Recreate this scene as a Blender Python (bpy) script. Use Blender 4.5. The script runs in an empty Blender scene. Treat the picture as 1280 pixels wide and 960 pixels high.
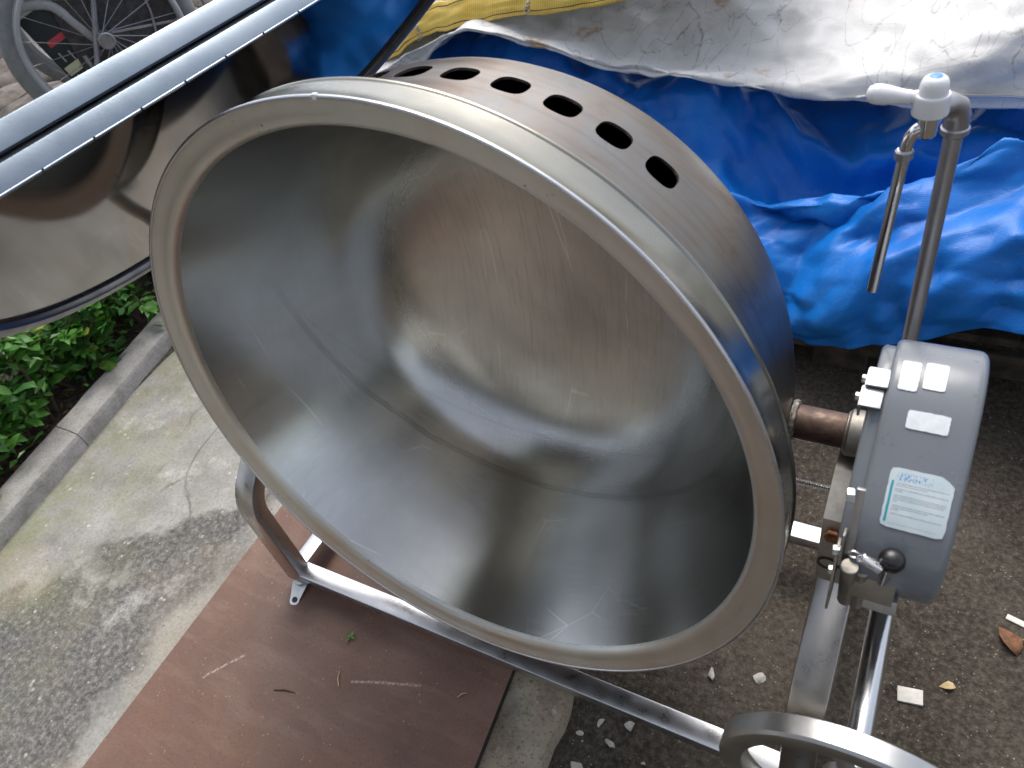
import bpy, bmesh, math, random
from mathutils import Vector, Matrix, noise
R = math.radians
random.seed(7)
scene = bpy.context.scene

# ------------------------------------------------------------------ camera, sky, sun, exposure
CAM = Vector((0.58920, -0.72086, 1.47698))
cr, cd, cf = Vector((.869933, .450926, -.199707)), Vector((.196775, -.688685, -.697848)), Vector((-.452213, .567784, -.687841))
cam_data = bpy.data.cameras.new('camera')
cam = bpy.data.objects.new('camera', cam_data)
scene.collection.objects.link(cam)
cam.matrix_world = Matrix(((cr.x, -cd.x, -cf.x, CAM.x), (cr.y, -cd.y, -cf.y, CAM.y), (cr.z, -cd.z, -cf.z, CAM.z), (0, 0, 0, 1)))
cam_data.sensor_width = 36
cam_data.lens = 955.85 / 1280 * 36
cam_data.clip_start = .02
cam_data.clip_end = 500
cam_data.dof.use_dof = True
cam_data.dof.focus_distance = 1.35
cam_data.dof.aperture_fstop = 7.0
scene.camera = cam

SUN_EL, SUN_AZ = 58, 112        # azimuth measured from +X towards +Y, the side the light comes from
world = bpy.data.worlds.new('World')
scene.world = world
world.use_nodes = True
wn = world.node_tree.nodes
sky = wn.new('ShaderNodeTexSky')
sky.sky_type = 'NISHITA'
sky.sun_disc = False
sky.sun_elevation = R(SUN_EL)
sky.sun_rotation = R(90 - SUN_AZ)
sky.air_density = 1.0
sky.dust_density = 4.0
sky.ozone_density = 1.0
wn['Background'].inputs['Strength'].default_value = .15
haze_mix = wn.new('ShaderNodeHueSaturation')       # thin bright overcast: the sky is pale, not deep blue
haze_mix.inputs['Saturation'].default_value = .5
world.node_tree.links.new(sky.outputs[0], haze_mix.inputs['Color'])
world.node_tree.links.new(haze_mix.outputs[0], wn['Background'].inputs['Color'])
sl = bpy.data.lights.new('sun', 'SUN')
sl.energy = .95
sl.angle = R(38)
sl.color = (1, .96, .9)
sun = bpy.data.objects.new('sun', sl)
scene.collection.objects.link(sun)
sd = Vector((math.cos(R(SUN_EL)) * math.cos(R(SUN_AZ)), math.cos(R(SUN_EL)) * math.sin(R(SUN_AZ)), math.sin(R(SUN_EL))))
sun.rotation_euler = (-sd).to_track_quat('-Z', 'Y').to_euler()
sun.location = sd * 10
vs = scene.view_settings
vs.view_transform = 'Standard'
vs.look = 'None'
vs.exposure = 0.85
vs.gamma = 1
vs.use_curve_mapping = False
scene.cycles.use_denoising = True
scene.cycles.max_bounces = 10
scene.cycles.glossy_bounces = 6

# ------------------------------------------------------------------ material helpers
class N:
    def __init__(s, name):
        s.m = bpy.data.materials.new(name)
        s.m.use_nodes = True
        s.t = s.m.node_tree
        s.b = s.t.nodes['Principled BSDF']
        s.co = s.t.nodes.new('ShaderNodeTexCoord')
    def L(s, a, b): s.t.links.new(a, b)
    def new(s, typ, **kw):
        n = s.t.nodes.new(typ)
        for k, v in kw.items(): setattr(n, k, v)
        return n
    def put(s, sock, v):
        if hasattr(v, 'is_output'): s.L(v, sock)
        elif isinstance(v, (tuple, list)) and len(v) == 3 and sock.type == 'RGBA': sock.default_value = (*v, 1)
        else: sock.default_value = v
    def mapc(s, scale=(1, 1, 1), loc=(0, 0, 0), rot=(0, 0, 0), src='Object'):
        n = s.new('ShaderNodeMapping')
        s.L(s.co.outputs[src], n.inputs[0])
        n.inputs['Scale'].default_value = scale
        n.inputs['Location'].default_value = loc
        n.inputs['Rotation'].default_value = rot
        return n.outputs[0]
    def noise(s, scale, detail=4, rough=.55, vec=None, dist=0):
        n = s.new('ShaderNodeTexNoise')
        s.L(vec if vec is not None else s.co.outputs['Object'], n.inputs['Vector'])
        n.inputs['Scale'].default_value = scale
        n.inputs['Detail'].default_value = detail
        n.inputs['Roughness'].default_value = rough
        n.inputs['Distortion'].default_value = dist
        return n.outputs[0]
    def vor(s, scale, feature='F1', vec=None, rnd=1.0):
        n = s.new('ShaderNodeTexVoronoi', feature=feature)
        s.L(vec if vec is not None else s.co.outputs['Object'], n.inputs['Vector'])
        n.inputs['Scale'].default_value = scale
        n.inputs['Randomness'].default_value = rnd
        return n.outputs['Distance'], (n.outputs['Color'] if feature == 'F1' else None)
    def warp(s, vec, scale, amt):
        t_ = s.new('ShaderNodeTexNoise')
        s.L(vec, t_.inputs['Vector'])
        t_.inputs['Scale'].default_value = scale
        t_.inputs['Detail'].default_value = 5
        m_ = s.new('ShaderNodeMix', data_type='RGBA', blend_type='LINEAR_LIGHT')
        m_.inputs[0].default_value = amt
        s.L(vec, m_.inputs[6]); s.L(t_.outputs['Color'], m_.inputs[7])
        return m_.outputs[2]
    def ramp(s, fac, *stops):
        n = s.new('ShaderNodeValToRGB')
        e = n.color_ramp.elements
        while len(e) < len(stops): e.new(.5)
        for el, (p, c) in zip(e, stops):
            el.position = p
            el.color = (*c, 1) if isinstance(c, tuple) else (c, c, c, 1)
        s.L(fac, n.inputs[0])
        return n.outputs[0]
    def mix(s, fac, a, b, mode='MIX'):
        n = s.new('ShaderNodeMix', data_type='RGBA', blend_type=mode)
        s.put(n.inputs[0], fac); s.put(n.inputs[6], a); s.put(n.inputs[7], b)
        return n.outputs[2]
    def math(s, op, a, b=0.0, c=None):
        n = s.new('ShaderNodeMath', operation=op)
        s.put(n.inputs[0], a); s.put(n.inputs[1], b)
        if c is not None: s.put(n.inputs[2], c)
        return n.outputs[0]
    def sep(s, vec=None):
        n = s.new('ShaderNodeSeparateXYZ')
        s.L(vec if vec is not None else s.co.outputs['Object'], n.inputs[0])
        return n.outputs
    def bump(s, h, strength=.3, dist=.01, normal=None):
        n = s.new('ShaderNodeBump')
        s.put(n.inputs['Height'], h)
        n.inputs['Strength'].default_value = strength
        n.inputs['Distance'].default_value = dist
        if normal is not None: s.L(normal, n.inputs['Normal'])
        s.L(n.outputs[0], s.b.inputs['Normal'])
        return n.outputs[0]
    def set(s, **kw):
        names = dict(color='Base Color', rough='Roughness', metal='Metallic', aniso='Anisotropic', spec='Specular IOR Level', coat='Coat Weight', trans='Transmission Weight', sub='Subsurface Weight')
        for k, v in kw.items(): s.put(s.b.inputs[names[k]], v)
        return s

M = {}
def simple(name, color, rough=.5, metal=0, spec=None, var=.12, scale=30, bump=0.0):
    n = N(name)
    f = n.noise(scale, 5)
    dark = tuple(c * (1 - var * 1.6) for c in color)
    light = tuple(min(1, c * (1 + var)) for c in color)
    n.set(color=n.ramp(f, (.3, dark), (.7, light)), metal=metal,
          rough=n.ramp(n.noise(scale * 1.7, 3), (.3, max(.02, rough - .07)), (.7, rough + .07)))
    if spec is not None: n.set(spec=spec)
    if bump: n.bump(n.noise(scale * 4, 5), bump, .004)
    M[name] = n.m
    return n

def brushed(name, axis='Z', base=(.55, .54, .52), rough=.27, aniso=.7):
    n = N(name)
    tg = n.new('ShaderNodeTangent', direction_type='RADIAL', axis=axis)
    n.L(tg.outputs[0], n.b.inputs['Tangent'])
    n.set(metal=1.0, aniso=aniso)
    n.b.inputs['Anisotropic Rotation'].default_value = .25
    return n

# ---- the bowl's inside: wiped, stained steel, two old water lines, pitted patch
n = brushed('bowl_steel')
x, v, d = n.sep()
f1 = n.noise(4.5, 6, .6, dist=.6)
f2 = n.noise(2.2, 3, .5, n.mapc(loc=(3.1, 1.7, 0)))
fine = n.noise(1.0, 5, .65, n.mapc(scale=(170, 9, 30), rot=(0, 0, R(-14))))
fine2 = n.noise(1.0, 4, .6, n.mapc(scale=(14, 130, 40), rot=(0, 0, R(25))))
col = n.ramp(f1, (.3, (.45, .447, .42)), (.7, (.60, .597, .57)))
deep = n.ramp(d, (.0, 1.0), (.02, 0.0))                      # object z below 0: the dished bottom
dd = n.math('MULTIPLY_ADD', d, 1.0, .23)
bottom = n.ramp(dd, (.0, 1.0), (.15, 0.0))
brown = n.math('MULTIPLY', n.ramp(n.noise(6.5, 6, .62, n.mapc(loc=(.4, .2, 0)), .6), (.36, 0.0), (.72, 1.0)), bottom)
col = n.mix(n.math('MULTIPLY', brown, .25), col, (.46, .40, .33))
pale = n.math('MULTIPLY', n.ramp(n.noise(5, 4, .55, n.mapc(loc=(7.4, 1.2, 2))), (.42, 0.0), (.75, 1.0)), bottom)
col = n.mix(n.math('MULTIPLY', pale, .5), col, (.80, .78, .70))
col = n.mix(n.math('MULTIPLY', n.ramp(fine, (.36, 1.0), (.48, 0.0)), n.math('MULTIPLY', bottom, .4)), col, (.38, .36, .325))
def waterline(nv, nd, c, w, wob):
    s = n.math('ADD', n.math('MULTIPLY', v, nv), n.math('MULTIPLY', d, nd))
    s = n.math('ADD', s, n.math('MULTIPLY', n.math('SUBTRACT', n.noise(9, 2), .5), wob))
    return n.ramp(n.math('ABSOLUTE', n.math('SUBTRACT', s, c)), (w * .55, 1.0), (w, 0.0))
below = n.ramp(n.math('ADD', v, .5), (.50, 1.0), (.64, 0.0))
w1 = n.math('MAXIMUM', waterline(-.243, .970, .020, .0021, .010), waterline(-.243, .970, .0255, .0013, .011))
w2 = waterline(-.437, .899, .007, .0016, .014)
wl = n.math('MULTIPLY', n.math('MAXIMUM', w1, n.math('MULTIPLY', w2, .4)), below)
wl = n.math('MULTIPLY', wl, n.ramp(n.noise(11, 3), (.3, .35), (.6, 1.0)))
col = n.mix(n.math('MULTIPLY', wl, .5), col, (.22, .21, .19))
# pits: small black specks in two patches
pd, _ = n.vor(230)
def patch(px, py, pz, rad_):
    vm = n.new('ShaderNodeVectorMath', operation='DISTANCE')
    n.L(n.warp(n.mapc(scale=(1, 1, 1)), 9, .06), vm.inputs[0]); vm.inputs[1].default_value = (px, py, pz)
    return n.ramp(vm.outputs['Value'], (rad_ * .3, 1.0), (rad_, 0.0))
zone = n.math('MAXIMUM', patch(-.35, .235, .10, .085), n.math('MAXIMUM', patch(-.30, .11, -.11, .05), n.math('MAXIMUM', patch(-.10, .33, -.10, .06), patch(.05, -.40, .06, .05))))
pitm = n.math('MULTIPLY', n.ramp(pd, (.16, 1.0), (.26, 0.0)), n.math('MULTIPLY', zone, n.ramp(n.noise(34, 4, .7), (.45, 0.0), (.55, 1.0))))
col = n.mix(n.math('MULTIPLY', pitm, .85), col, (.05, .045, .04))
scr, _ = n.vor(7, 'DISTANCE_TO_EDGE', n.mapc(scale=(1, .25, 1), rot=(0, 0, R(33))))
scrm = n.math('MULTIPLY', n.ramp(scr, (.0, 1.0), (.008, 0.0)), n.ramp(n.noise(5), (.5, 0.0), (.58, .7)))
col = n.mix(scrm, col, (.8, .8, .78))
rg = n.ramp(f2, (.3, .17), (.7, .235))
rg = n.mix(bottom, rg, n.ramp(f1, (.3, .40), (.7, .32)))
n.set(color=col, rough=rg, aniso=n.ramp(dd, (.06, .1), (.22, .6)))
at_ = n.math('ARCTAN2', v, x)
cv = n.new('ShaderNodeCombineXYZ')
n.L(n.math('MULTIPLY', at_, 60), cv.inputs[0]); n.L(n.math('MULTIPLY', d, 9), cv.inputs[1])
wipe = n.noise(1.0, 5, .65, cv.outputs[0])
cv2 = n.new('ShaderNodeCombineXYZ')
n.L(n.math('MULTIPLY', at_, 7), cv2.inputs[0]); n.L(n.math('MULTIPLY', d, 300), cv2.inputs[1])
turn = n.noise(1.0, 4, .6, cv2.outputs[0])
col = n.mix(n.math('MULTIPLY', n.ramp(wipe, (.3, .14), (.55, 0.0)), n.math('SUBTRACT', 1.0, bottom)), col, (.34, .33, .31))
n.set(color=col)
rg = n.math('ADD', rg, n.math('MULTIPLY', n.math('SUBTRACT', turn, .5), .10))
n.set(rough=n.math('MAXIMUM', rg, .08))
h = n.math('ADD', n.math('MULTIPLY', fine, .12), n.math('MULTIPLY', fine2, .12))
n.bump(n.math('ADD', h, n.math('MULTIPLY', f1, .5)), .022, .002)
M['bowl_steel'] = n.m

# ---- the rolled lip: yellowed, rubbed steel
n = brushed('lip_steel')
f1 = n.noise(5, 5, .6)
col = n.ramp(f1, (.3, (.58, .58, .53)), (.5, (.65, .65, .61)), (.7, (.61, .56, .48)))
sp, _ = n.vor(90)
col = n.mix(n.math('MULTIPLY', n.ramp(sp, (.1, .8), (.2, 0.0)), n.ramp(n.noise(8), (.58, 0.0), (.64, 1.0))), col, (.12, .11, .09))
n.set(color=col, rough=n.ramp(n.noise(9, 4), (.3, .36), (.7, .5)), aniso=.45)
n.bump(n.noise(240, 3), .06, .002)
M['lip_steel'] = n.m

# ---- rim band and jacket: heat tinted
n = brushed('band_steel')
f1 = n.noise(6, 5, .6)
n.set(color=n.ramp(f1, (.3, (.23, .225, .195)), (.7, (.31, .30, .27))), rough=n.ramp(n.noise(14, 4), (.3, .2), (.7, .3)), aniso=.6)
n.bump(n.noise(1, 4, .6, n.mapc(scale=(9, 9, 400))), .07, .002)
M['band_steel'] = n.m
n = brushed('jacket_steel')
f1 = n.noise(4.6, 6, .66, dist=1.2)
x, v, d = n.sep()
col = n.ramp(f1, (.3, (.105, .105, .12)), (.42, (.19, .186, .182)), (.52, (.195, .168, .148)), (.62, (.14, .098, .075)), (.72, (.155, .152, .168)))
streak = n.noise(1, 5, .65, n.mapc(scale=(6, 6, 90)))
col = n.mix(n.math('MULTIPLY', n.ramp(streak, (.35, 1.0), (.5, 0.0)), .4), col, (.11, .092, .085))
n.set(color=col, rough=n.ramp(n.noise(6, 4, .6), (.3, .27), (.7, .42)), aniso=.55)
n.bump(streak, .06, .003)
M['jacket_steel'] = n.m

def plain_steel(name, color, rough, dirt=(.25, .23, .2), amount=.35, scale=18):
    n = N(name)
    f = n.noise(scale, 6, .62)
    g = n.noise(1, 4, .6, n.mapc(scale=(220, 220, 14)))
    c = n.mix(n.math('MULTIPLY', n.ramp(f, (.4, 0.0), (.8, 1.0)), amount), color, dirt)
    n.set(color=c, metal=1.0, rough=n.ramp(n.noise(scale * 1.6, 5), (.3, rough - .06), (.7, rough + .1)))
    n.bump(g, .05, .002)
    M[name] = n.m
plain_steel('rail_steel', (.60, .61, .63), .3, amount=.12)
plain_steel('leg_steel', (.52, .50, .475), .3, amount=.25)
plain_steel('wheel_steel', (.50, .50, .49), .34, amount=.25)
plain_steel('shaft_chrome', (.60, .61, .63), .2, amount=.15)
plain_steel('pipe_zinc', (.42, .42, .44), .42, amount=.3)
plain_steel('plate_zinc', (.55, .57, .58), .42, (.30, .27, .22), .4, 40)
plain_steel('old_plate', (.36, .34, .30), .5, (.16, .13, .11), .6, 30)
plain_steel('block_steel', (.52, .50, .46), .48, (.22, .18, .15), .75, 34)
plain_steel('chrome', (.78, .78, .79), .06, amount=.08)
plain_steel('lid_edge', (.24, .285, .33), .26, (.45, .47, .5), .3, 9)
plain_steel('dark_rim', (.16, .165, .18), .3, amount=.2)
n = N('lid_mirror')
n.set(color=n.ramp(n.noise(3, 4), (.3, (.16, .148, .142)), (.7, (.28, .262, .25))), metal=1.0, rough=n.ramp(n.noise(2.4, 4, .6), (.3, .05), (.75, .13)))  # mottled brown-grey tint painted in to darken what the lid mirrors
n.bump(n.noise(3.2, 1.5), .12, .02)
M['lid_mirror'] = n.m
n = N('rust_shaft')
f = n.noise(26, 7, .7)
n.set(color=n.ramp(f, (.3, (.035, .024, .019)), (.5, (.095, .056, .042)), (.64, (.17, .12, .09)), (.75, (.36, .33, .29))), metal=n.ramp(f, (.45, .25), (.7, .9)), rough=n.ramp(n.noise(40), (.3, .34), (.7, .6)))
n.bump(n.noise(120, 5), .25, .003)
M['rust_shaft'] = n.m
simple('weld', (.42, .38, .32), .45, .9, var=.5, scale=140, bump=.5)
n = N('rust_bolt')
n.set(color=n.ramp(n.noise(90, 6), (.3, (.06, .03, .02)), (.5, (.26, .10, .035)), (.7, (.40, .19, .07))), rough=.85)
n.bump(n.noise(200, 4), .5, .003)
M['rust_bolt'] = n.m
n = N('cover_paint')
f = n.noise(7, 5, .6)
c = n.ramp(f, (.3, (.15, .165, .185)), (.7, (.18, .195, .215)))
g = n.noise(55, 6, .7)
c = n.mix(n.math('MULTIPLY', n.ramp(g, (.62, 0.0), (.7, 1.0)), .5), c, (.09, .09, .095))
n.set(color=c, rough=n.ramp(n.noise(12, 4), (.3, .20), (.7, .30)), spec=.6)
n.bump(n.noise(300, 2), .05, .002)
M['cover_paint'] = n.m
simple('black_plastic', (.012, .012, .013), .28, var=.1)
simple('white_plastic', (.78, .79, .80), .25, var=.03)
simple('blue_cap', (.06, .26, .62), .35, var=.08)
simple('paper_white', (.74, .78, .80), .5, var=.06, scale=120)
simple('black_rubber', (.02, .02, .022), .6)

# ---- instruction label (flat print): teal margin, blurred heading, rows of small type
n = N('label_print')
uv = n.co.outputs['UV']
u_, v_, _z = n.sep(uv)
base = n.ramp(n.noise(3, 3, .5, uv), (.3, (.50, .60, .64)), (.7, (.62, .68, .69)))
edge = n.math('MULTIPLY', n.ramp(u_, (.045, 0.0), (.05, 1.0), (.085, 1.0), (.09, 0.0)), n.ramp(v_, (.06, 0.0), (.08, 1.0), (.76, 1.0), (.78, 0.0)))
base = n.mix(edge, base, (.02, .30, .36))
glyph = n.noise(1, 3, .8, n.mapc(scale=(150, 46, 1), src='UV'))
gm = n.ramp(glyph, (.44, 1.0), (.52, 0.0))
rows = None
for rv, u1, wt in ((.735, .95, 1), (.70, .62, 1), (.635, .95, 1), (.60, .25, 1), (.53, .95, 1), (.497, .93, 1), (.464, .9, 1), (.43, .2, 1), (.36, .95, 1), (.327, .7, 1), (.294, .25, 1), (.225, .92, 1), (.07, .9, .5)):
    row = n.math('LESS_THAN', n.math('ABSOLUTE', n.math('SUBTRACT', v_, rv)), .0115)
    ur = n.math('MULTIPLY', n.math('GREATER_THAN', u_, .13), n.math('LESS_THAN', u_, u1))
    r_ = n.math('MULTIPLY', n.math('MULTIPLY', row, ur), wt)
    rows = r_ if rows is None else n.math('MAXIMUM', rows, r_)
base = n.mix(n.math('MULTIPLY', n.math('MULTIPLY', rows, gm), .85), base, (.055, .06, .10))
hd = n.math('MULTIPLY', n.math('GREATER_THAN', v_, .78), n.math('LESS_THAN', v_, .93))
hg = n.ramp(n.noise(1, 4, .75, n.mapc(scale=(30, 14, 1), loc=(2, 5, 0), src='UV')), (.5, 0.0), (.58, 1.0))
hd = n.math('MULTIPLY', n.math('MULTIPLY', hd, hg), n.ramp(u_, (.1, 0.0), (.12, 1.0), (.55, .8), (.7, .15)))
base = n.mix(hd, base, (.03, .22, .50))
n.set(color=base, rough=.4)
M['label_print'] = n.m

# ---- ground materials (world-sized object coordinates, origin at 0)
n = N('concrete_path')
P = n.co.outputs['Object']
x, y, z = n.sep()
big = n.noise(1.7, 5, .6)
mid = n.noise(9, 6, .62)
grain = n.noise(120, 6, .7)
agg, aggc = n.vor(85)
smooth = n.ramp(mid, (.25, (.20, .195, .18)), (.5, (.30, .295, .275)), (.75, (.38, .375, .35)))
rough_c = n.ramp(n.noise(70, 7, .75), (.3, (.045, .045, .045)), (.48, (.125, .122, .117)), (.62, (.24, .233, .22)), (.74, (.48, .46, .43)))
# worn top layer: a wavy boundary running obliquely, plus islands
s = n.math('SUBTRACT', x, y)
s = n.math('ADD', s, n.math('MULTIPLY', n.math('SUBTRACT', n.noise(3.4, 6, .62), .5), .55))
worn = n.ramp(n.math('ADD', s, 1.3), (.49, 0.0), (.53, 1.0))
nearb = n.ramp(n.math('ADD', n.math('ADD', x, 1.3), n.math('MULTIPLY', n.math('SUBTRACT', n.noise(4.5, 5, .6, n.mapc(loc=(2.2, .3, 0))), .5), .34)), (.45, 1.0), (.52, 0.0))
isl = n.ramp(n.noise(3.0, 5, .62, n.mapc(loc=(2.2, .3, 0))), (.60, 1.0), (.66, 0.0))
worn = n.math('MULTIPLY', n.math('MULTIPLY', worn, isl), nearb)
col = n.mix(worn, smooth, rough_c)
moss = n.math('MULTIPLY', n.ramp(n.noise(5, 6, .7, n.mapc(loc=(5, 2, 0))), (.42, 0.0), (.60, 1.0)), n.ramp(n.math('ADD', x, 1.6), (.1, 1.0), (.7, 0.0)))
col = n.mix(n.math('MULTIPLY', moss, .6), col, (.20, .215, .09))
wh = n.ramp(n.noise(4.4, 7, .7, n.mapc(loc=(9, 4, 0))), (.58, 0.0), (.7, 1.0))
col = n.mix(n.math('MULTIPLY', wh, .55), col, (.62, .61, .57))
tan_ = n.ramp(n.noise(2.1, 4, .6, n.mapc(loc=(1, 7, 0))), (.5, 0.0), (.66, 1.0))
col = n.mix(n.math('MULTIPLY', tan_, .35), col, (.40, .33, .235))
ckd, _ = n.vor(1.05, 'DISTANCE_TO_EDGE', n.warp(n.mapc(loc=(.35, .1, 0), scale=(1.2, .55, 1)), 6, .05))
crack = n.math('MULTIPLY', n.ramp(ckd, (.0, 1.0), (.0045, 0.0)), n.ramp(n.noise(2.2, 3), (.5, 0.0), (.56, 1.0)))
col = n.mix(n.math('MULTIPLY', crack, .35), col, (.03, .03, .025))
sp = n.math('MULTIPLY', n.ramp(n.vor(38)[0], (.16, 1.0), (.22, 0.0)), n.ramp(n.noise(12), (.55, 0.0), (.62, 1.0)))
col = n.mix(n.math('MULTIPLY', sp, .7), col, (.55, .53, .48))
dk = n.ramp(grain, (.3, .45), (.55, 0.0))
col = n.mix(dk, col, (.09, .085, .075))
n.set(color=col, rough=.9, spec=.25)
hh = n.math('ADD', n.math('MULTIPLY', n.noise(150, 5, .7), n.ramp(worn, (0, .35), (1, 1.0))), n.math('MULTIPLY', worn, -.5))
hh = n.math('ADD', hh, n.math('MULTIPLY', crack, -1.2))
n.bump(hh, .6, .006)
M['concrete_path'] = n.m

n = N('soil')
f = n.noise(3.2, 6, .62)
g = n.noise(90, 7, .75)
col = n.ramp(g, (.3, (.016, .0135, .0108)), (.48, (.056, .0465, .037)), (.62, (.108, .091, .073)), (.78, (.26, .23, .19)))
col = n.mix(n.ramp(f, (.42, 0.0), (.62, .6)), col, n.ramp(g, (.3, (.06, .051, .041)), (.7, (.175, .149, .12))))
sp = n.ramp(n.vor(130)[0], (.13, 1.0), (.2, 0.0))
sp = n.math('MULTIPLY', sp, n.ramp(n.noise(60), (.52, 0.0), (.6, 1.0)))
col = n.mix(n.math('MULTIPLY', sp, .8), col, (.42, .39, .34))
n.set(color=col, rough=.95, spec=.2)
n.bump(n.math('ADD', n.noise(110, 6, .75), n.noise(22, 4)), .9, .008)
M['soil'] = n.m

n = N('kerb_stone')
f = n.noise(14, 6, .65)
col = n.ramp(f, (.25, (.21, .20, .19)), (.5, (.34, .325, .31)), (.75, (.43, .415, .40)))
col = n.mix(n.math('MULTIPLY', n.ramp(n.noise(5, 5, .7), (.5, 0.0), (.65, 1.0)), .5), col, (.13, .135, .075))
col = n.mix(n.ramp(n.noise(160, 5, .7), (.3, .5), (.5, 0.0)), col, (.08, .075, .07))
n.set(color=col, rough=.9, spec=.2)
n.bump(n.noise(130, 6, .7), .5, .006)
M['kerb_stone'] = n.m

n = N('tan_concrete')
f = n.noise(7, 6, .62)
col = n.ramp(f, (.25, (.17, .13, .085)), (.48, (.33, .28, .20)), (.7, (.44, .40, .32)))
col = n.mix(n.ramp(n.noise(3, 5, .7), (.5, 0.0), (.64, .6)), col, (.12, .11, .09))
col = n.mix(n.ramp(n.noise(140, 6, .75), (.32, .8), (.48, 0.0)), col, (.045, .035, .03))
wh = n.math('MULTIPLY', n.ramp(n.noise(19, 5, .7), (.6, 0.0), (.66, 1.0)), .6)
col = n.mix(wh, col, (.55, .53, .47))
n.set(color=col, rough=.92, spec=.2)
n.bump(n.noise(150, 6, .7), .6, .006)
M['tan_concrete'] = n.m

n = N('brown_board')
f = n.noise(3.0, 6, .62, dist=.7)
st = n.noise(1, 5, .65, n.mapc(scale=(5, 26, 5), rot=(0, 0, R(35))))
col = n.ramp(f, (.28, (.105, .056, .040)), (.5, (.148, .081, .058)), (.72, (.195, .115, .085)))
col = n.mix(n.math('MULTIPLY', n.ramp(st, (.5, 0.0), (.72, 1.0)), .45), col, (.235, .155, .118))
col = n.mix(n.math('MULTIPLY', n.ramp(n.noise(4, 4, .6, n.mapc(loc=(3, 1, 0))), (.52, 0.0), (.68, 1.0)), .4), col, (.20, .092, .048))
sp = n.math('MULTIPLY', n.ramp(n.vor(70)[0], (.09, 1.0), (.15, 0.0)), n.ramp(n.noise(25), (.5, 0.0), (.58, 1.0)))
col = n.mix(n.math('MULTIPLY', sp, .6), col, (.36, .27, .22))
col = n.mix(n.ramp(n.noise(170, 5, .7), (.3, .55), (.46, 0.0)), col, (.06, .032, .026))
bx_, by_, bz_ = n.sep()
def scratch(x0, y0, x1, y1, w):
    L_ = math.hypot(x1 - x0, y1 - y0); dx, dy = (x1 - x0) / L_, (y1 - y0) / L_
    al = n.math('ADD', n.math('MULTIPLY', n.math('SUBTRACT', bx_, x0), dx), n.math('MULTIPLY', n.math('SUBTRACT', by_, y0), dy))
    ac_ = n.math('ADD', n.math('MULTIPLY', n.math('SUBTRACT', bx_, x0), -dy), n.math('MULTIPLY', n.math('SUBTRACT', by_, y0), dx))
    ac_ = n.math('ADD', ac_, n.math('MULTIPLY', n.math('SUBTRACT', n.noise(22, 3), .5), .012))
    m_ = n.math('MULTIPLY', n.math('LESS_THAN', n.math('ABSOLUTE', n.math('SUBTRACT', al, L_ / 2)), L_ / 2), n.ramp(n.math('ABSOLUTE', ac_), (w * .3, 1.0), (w, 0.0)))
    return n.math('MULTIPLY', m_, n.ramp(n.noise(160, 4, .7), (.42, 0.0), (.55, 1.0)))
for sc_ in ((-.295, -.397, -.15, -.345, .0022), (-.62, -.52, -.56, -.44, .0014)):
    col = n.mix(n.math('MULTIPLY', scratch(*sc_), .75), col, (.55, .44, .38))
n.set(color=col, rough=n.ramp(n.noise(8, 5), (.3, .42), (.7, .62)), spec=.4)
n.bump(n.noise(160, 5, .7), .22, .003)
M['brown_board'] = n.m
simple('board_edge', (.025, .02, .018), .85, var=.4, scale=60, bump=.3)

# ---- tarpaulins
def tarp_mat(name, stops, rough, dirt=None, crease=.0, sss=0):
    n = N(name)
    u, v, _ = n.sep(n.co.outputs['UV'])
    f = n.noise(2.6, 6, .6)
    col = n.ramp(f, *stops)
    if dirt: col = dirt(n, col)
    wv = n.math('ADD', n.math('SINE', n.math('MULTIPLY', u, 1100)), n.math('SINE', n.math('MULTIPLY', v, 1100)))
    wr = n.noise(9, 6, .65, n.mapc(scale=(1, 1.6, 1.3)), 1.4)
    w2 = n.noise(1, 4, .6, n.mapc(scale=(45, 12, 30), rot=(0, R(30), R(40))), .8)
    w3 = n.noise(1, 4, .6, n.mapc(scale=(14, 40, 26), rot=(R(20), 0, R(-35))), .8)
    fold = n.math('ABSOLUTE', n.math('SUBTRACT', wr, .5))
    h = n.math('ADD', n.math('MULTIPLY', wv, .018), n.math('ADD', n.math('MULTIPLY', fold, -1.2), n.math('ADD', n.math('MULTIPLY', w2, .22), n.math('MULTIPLY', w3, .22))))
    n.set(color=col, rough=rough, spec=.3)
    n.bump(h, .22, .010)
    M[name] = n.m
    return n
def blue_marks(n, col):
    col = n.mix(n.math('MULTIPLY', n.ramp(n.noise(60, 5, .7), (.58, 0.0), (.68, 1.0)), .25), col, (.12, .25, .46))
    e = n.vor(16, 'DISTANCE_TO_EDGE', n.mapc(scale=(1, .5, .7), rot=(0, 0, R(20))))[0]  # thin darker crease lines over the pale specks
    return n.mix(n.math('MULTIPLY', n.ramp(e, (.0, 1.0), (.012, 0.0)), n.ramp(n.noise(6), (.52, 0.0), (.6, .4))), col, (.02, .05, .16))
tarp_mat('blue_tarp', ((.3, (.003, .105, .43)), (.7, (.008, .195, .64))), .40, blue_marks)
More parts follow.
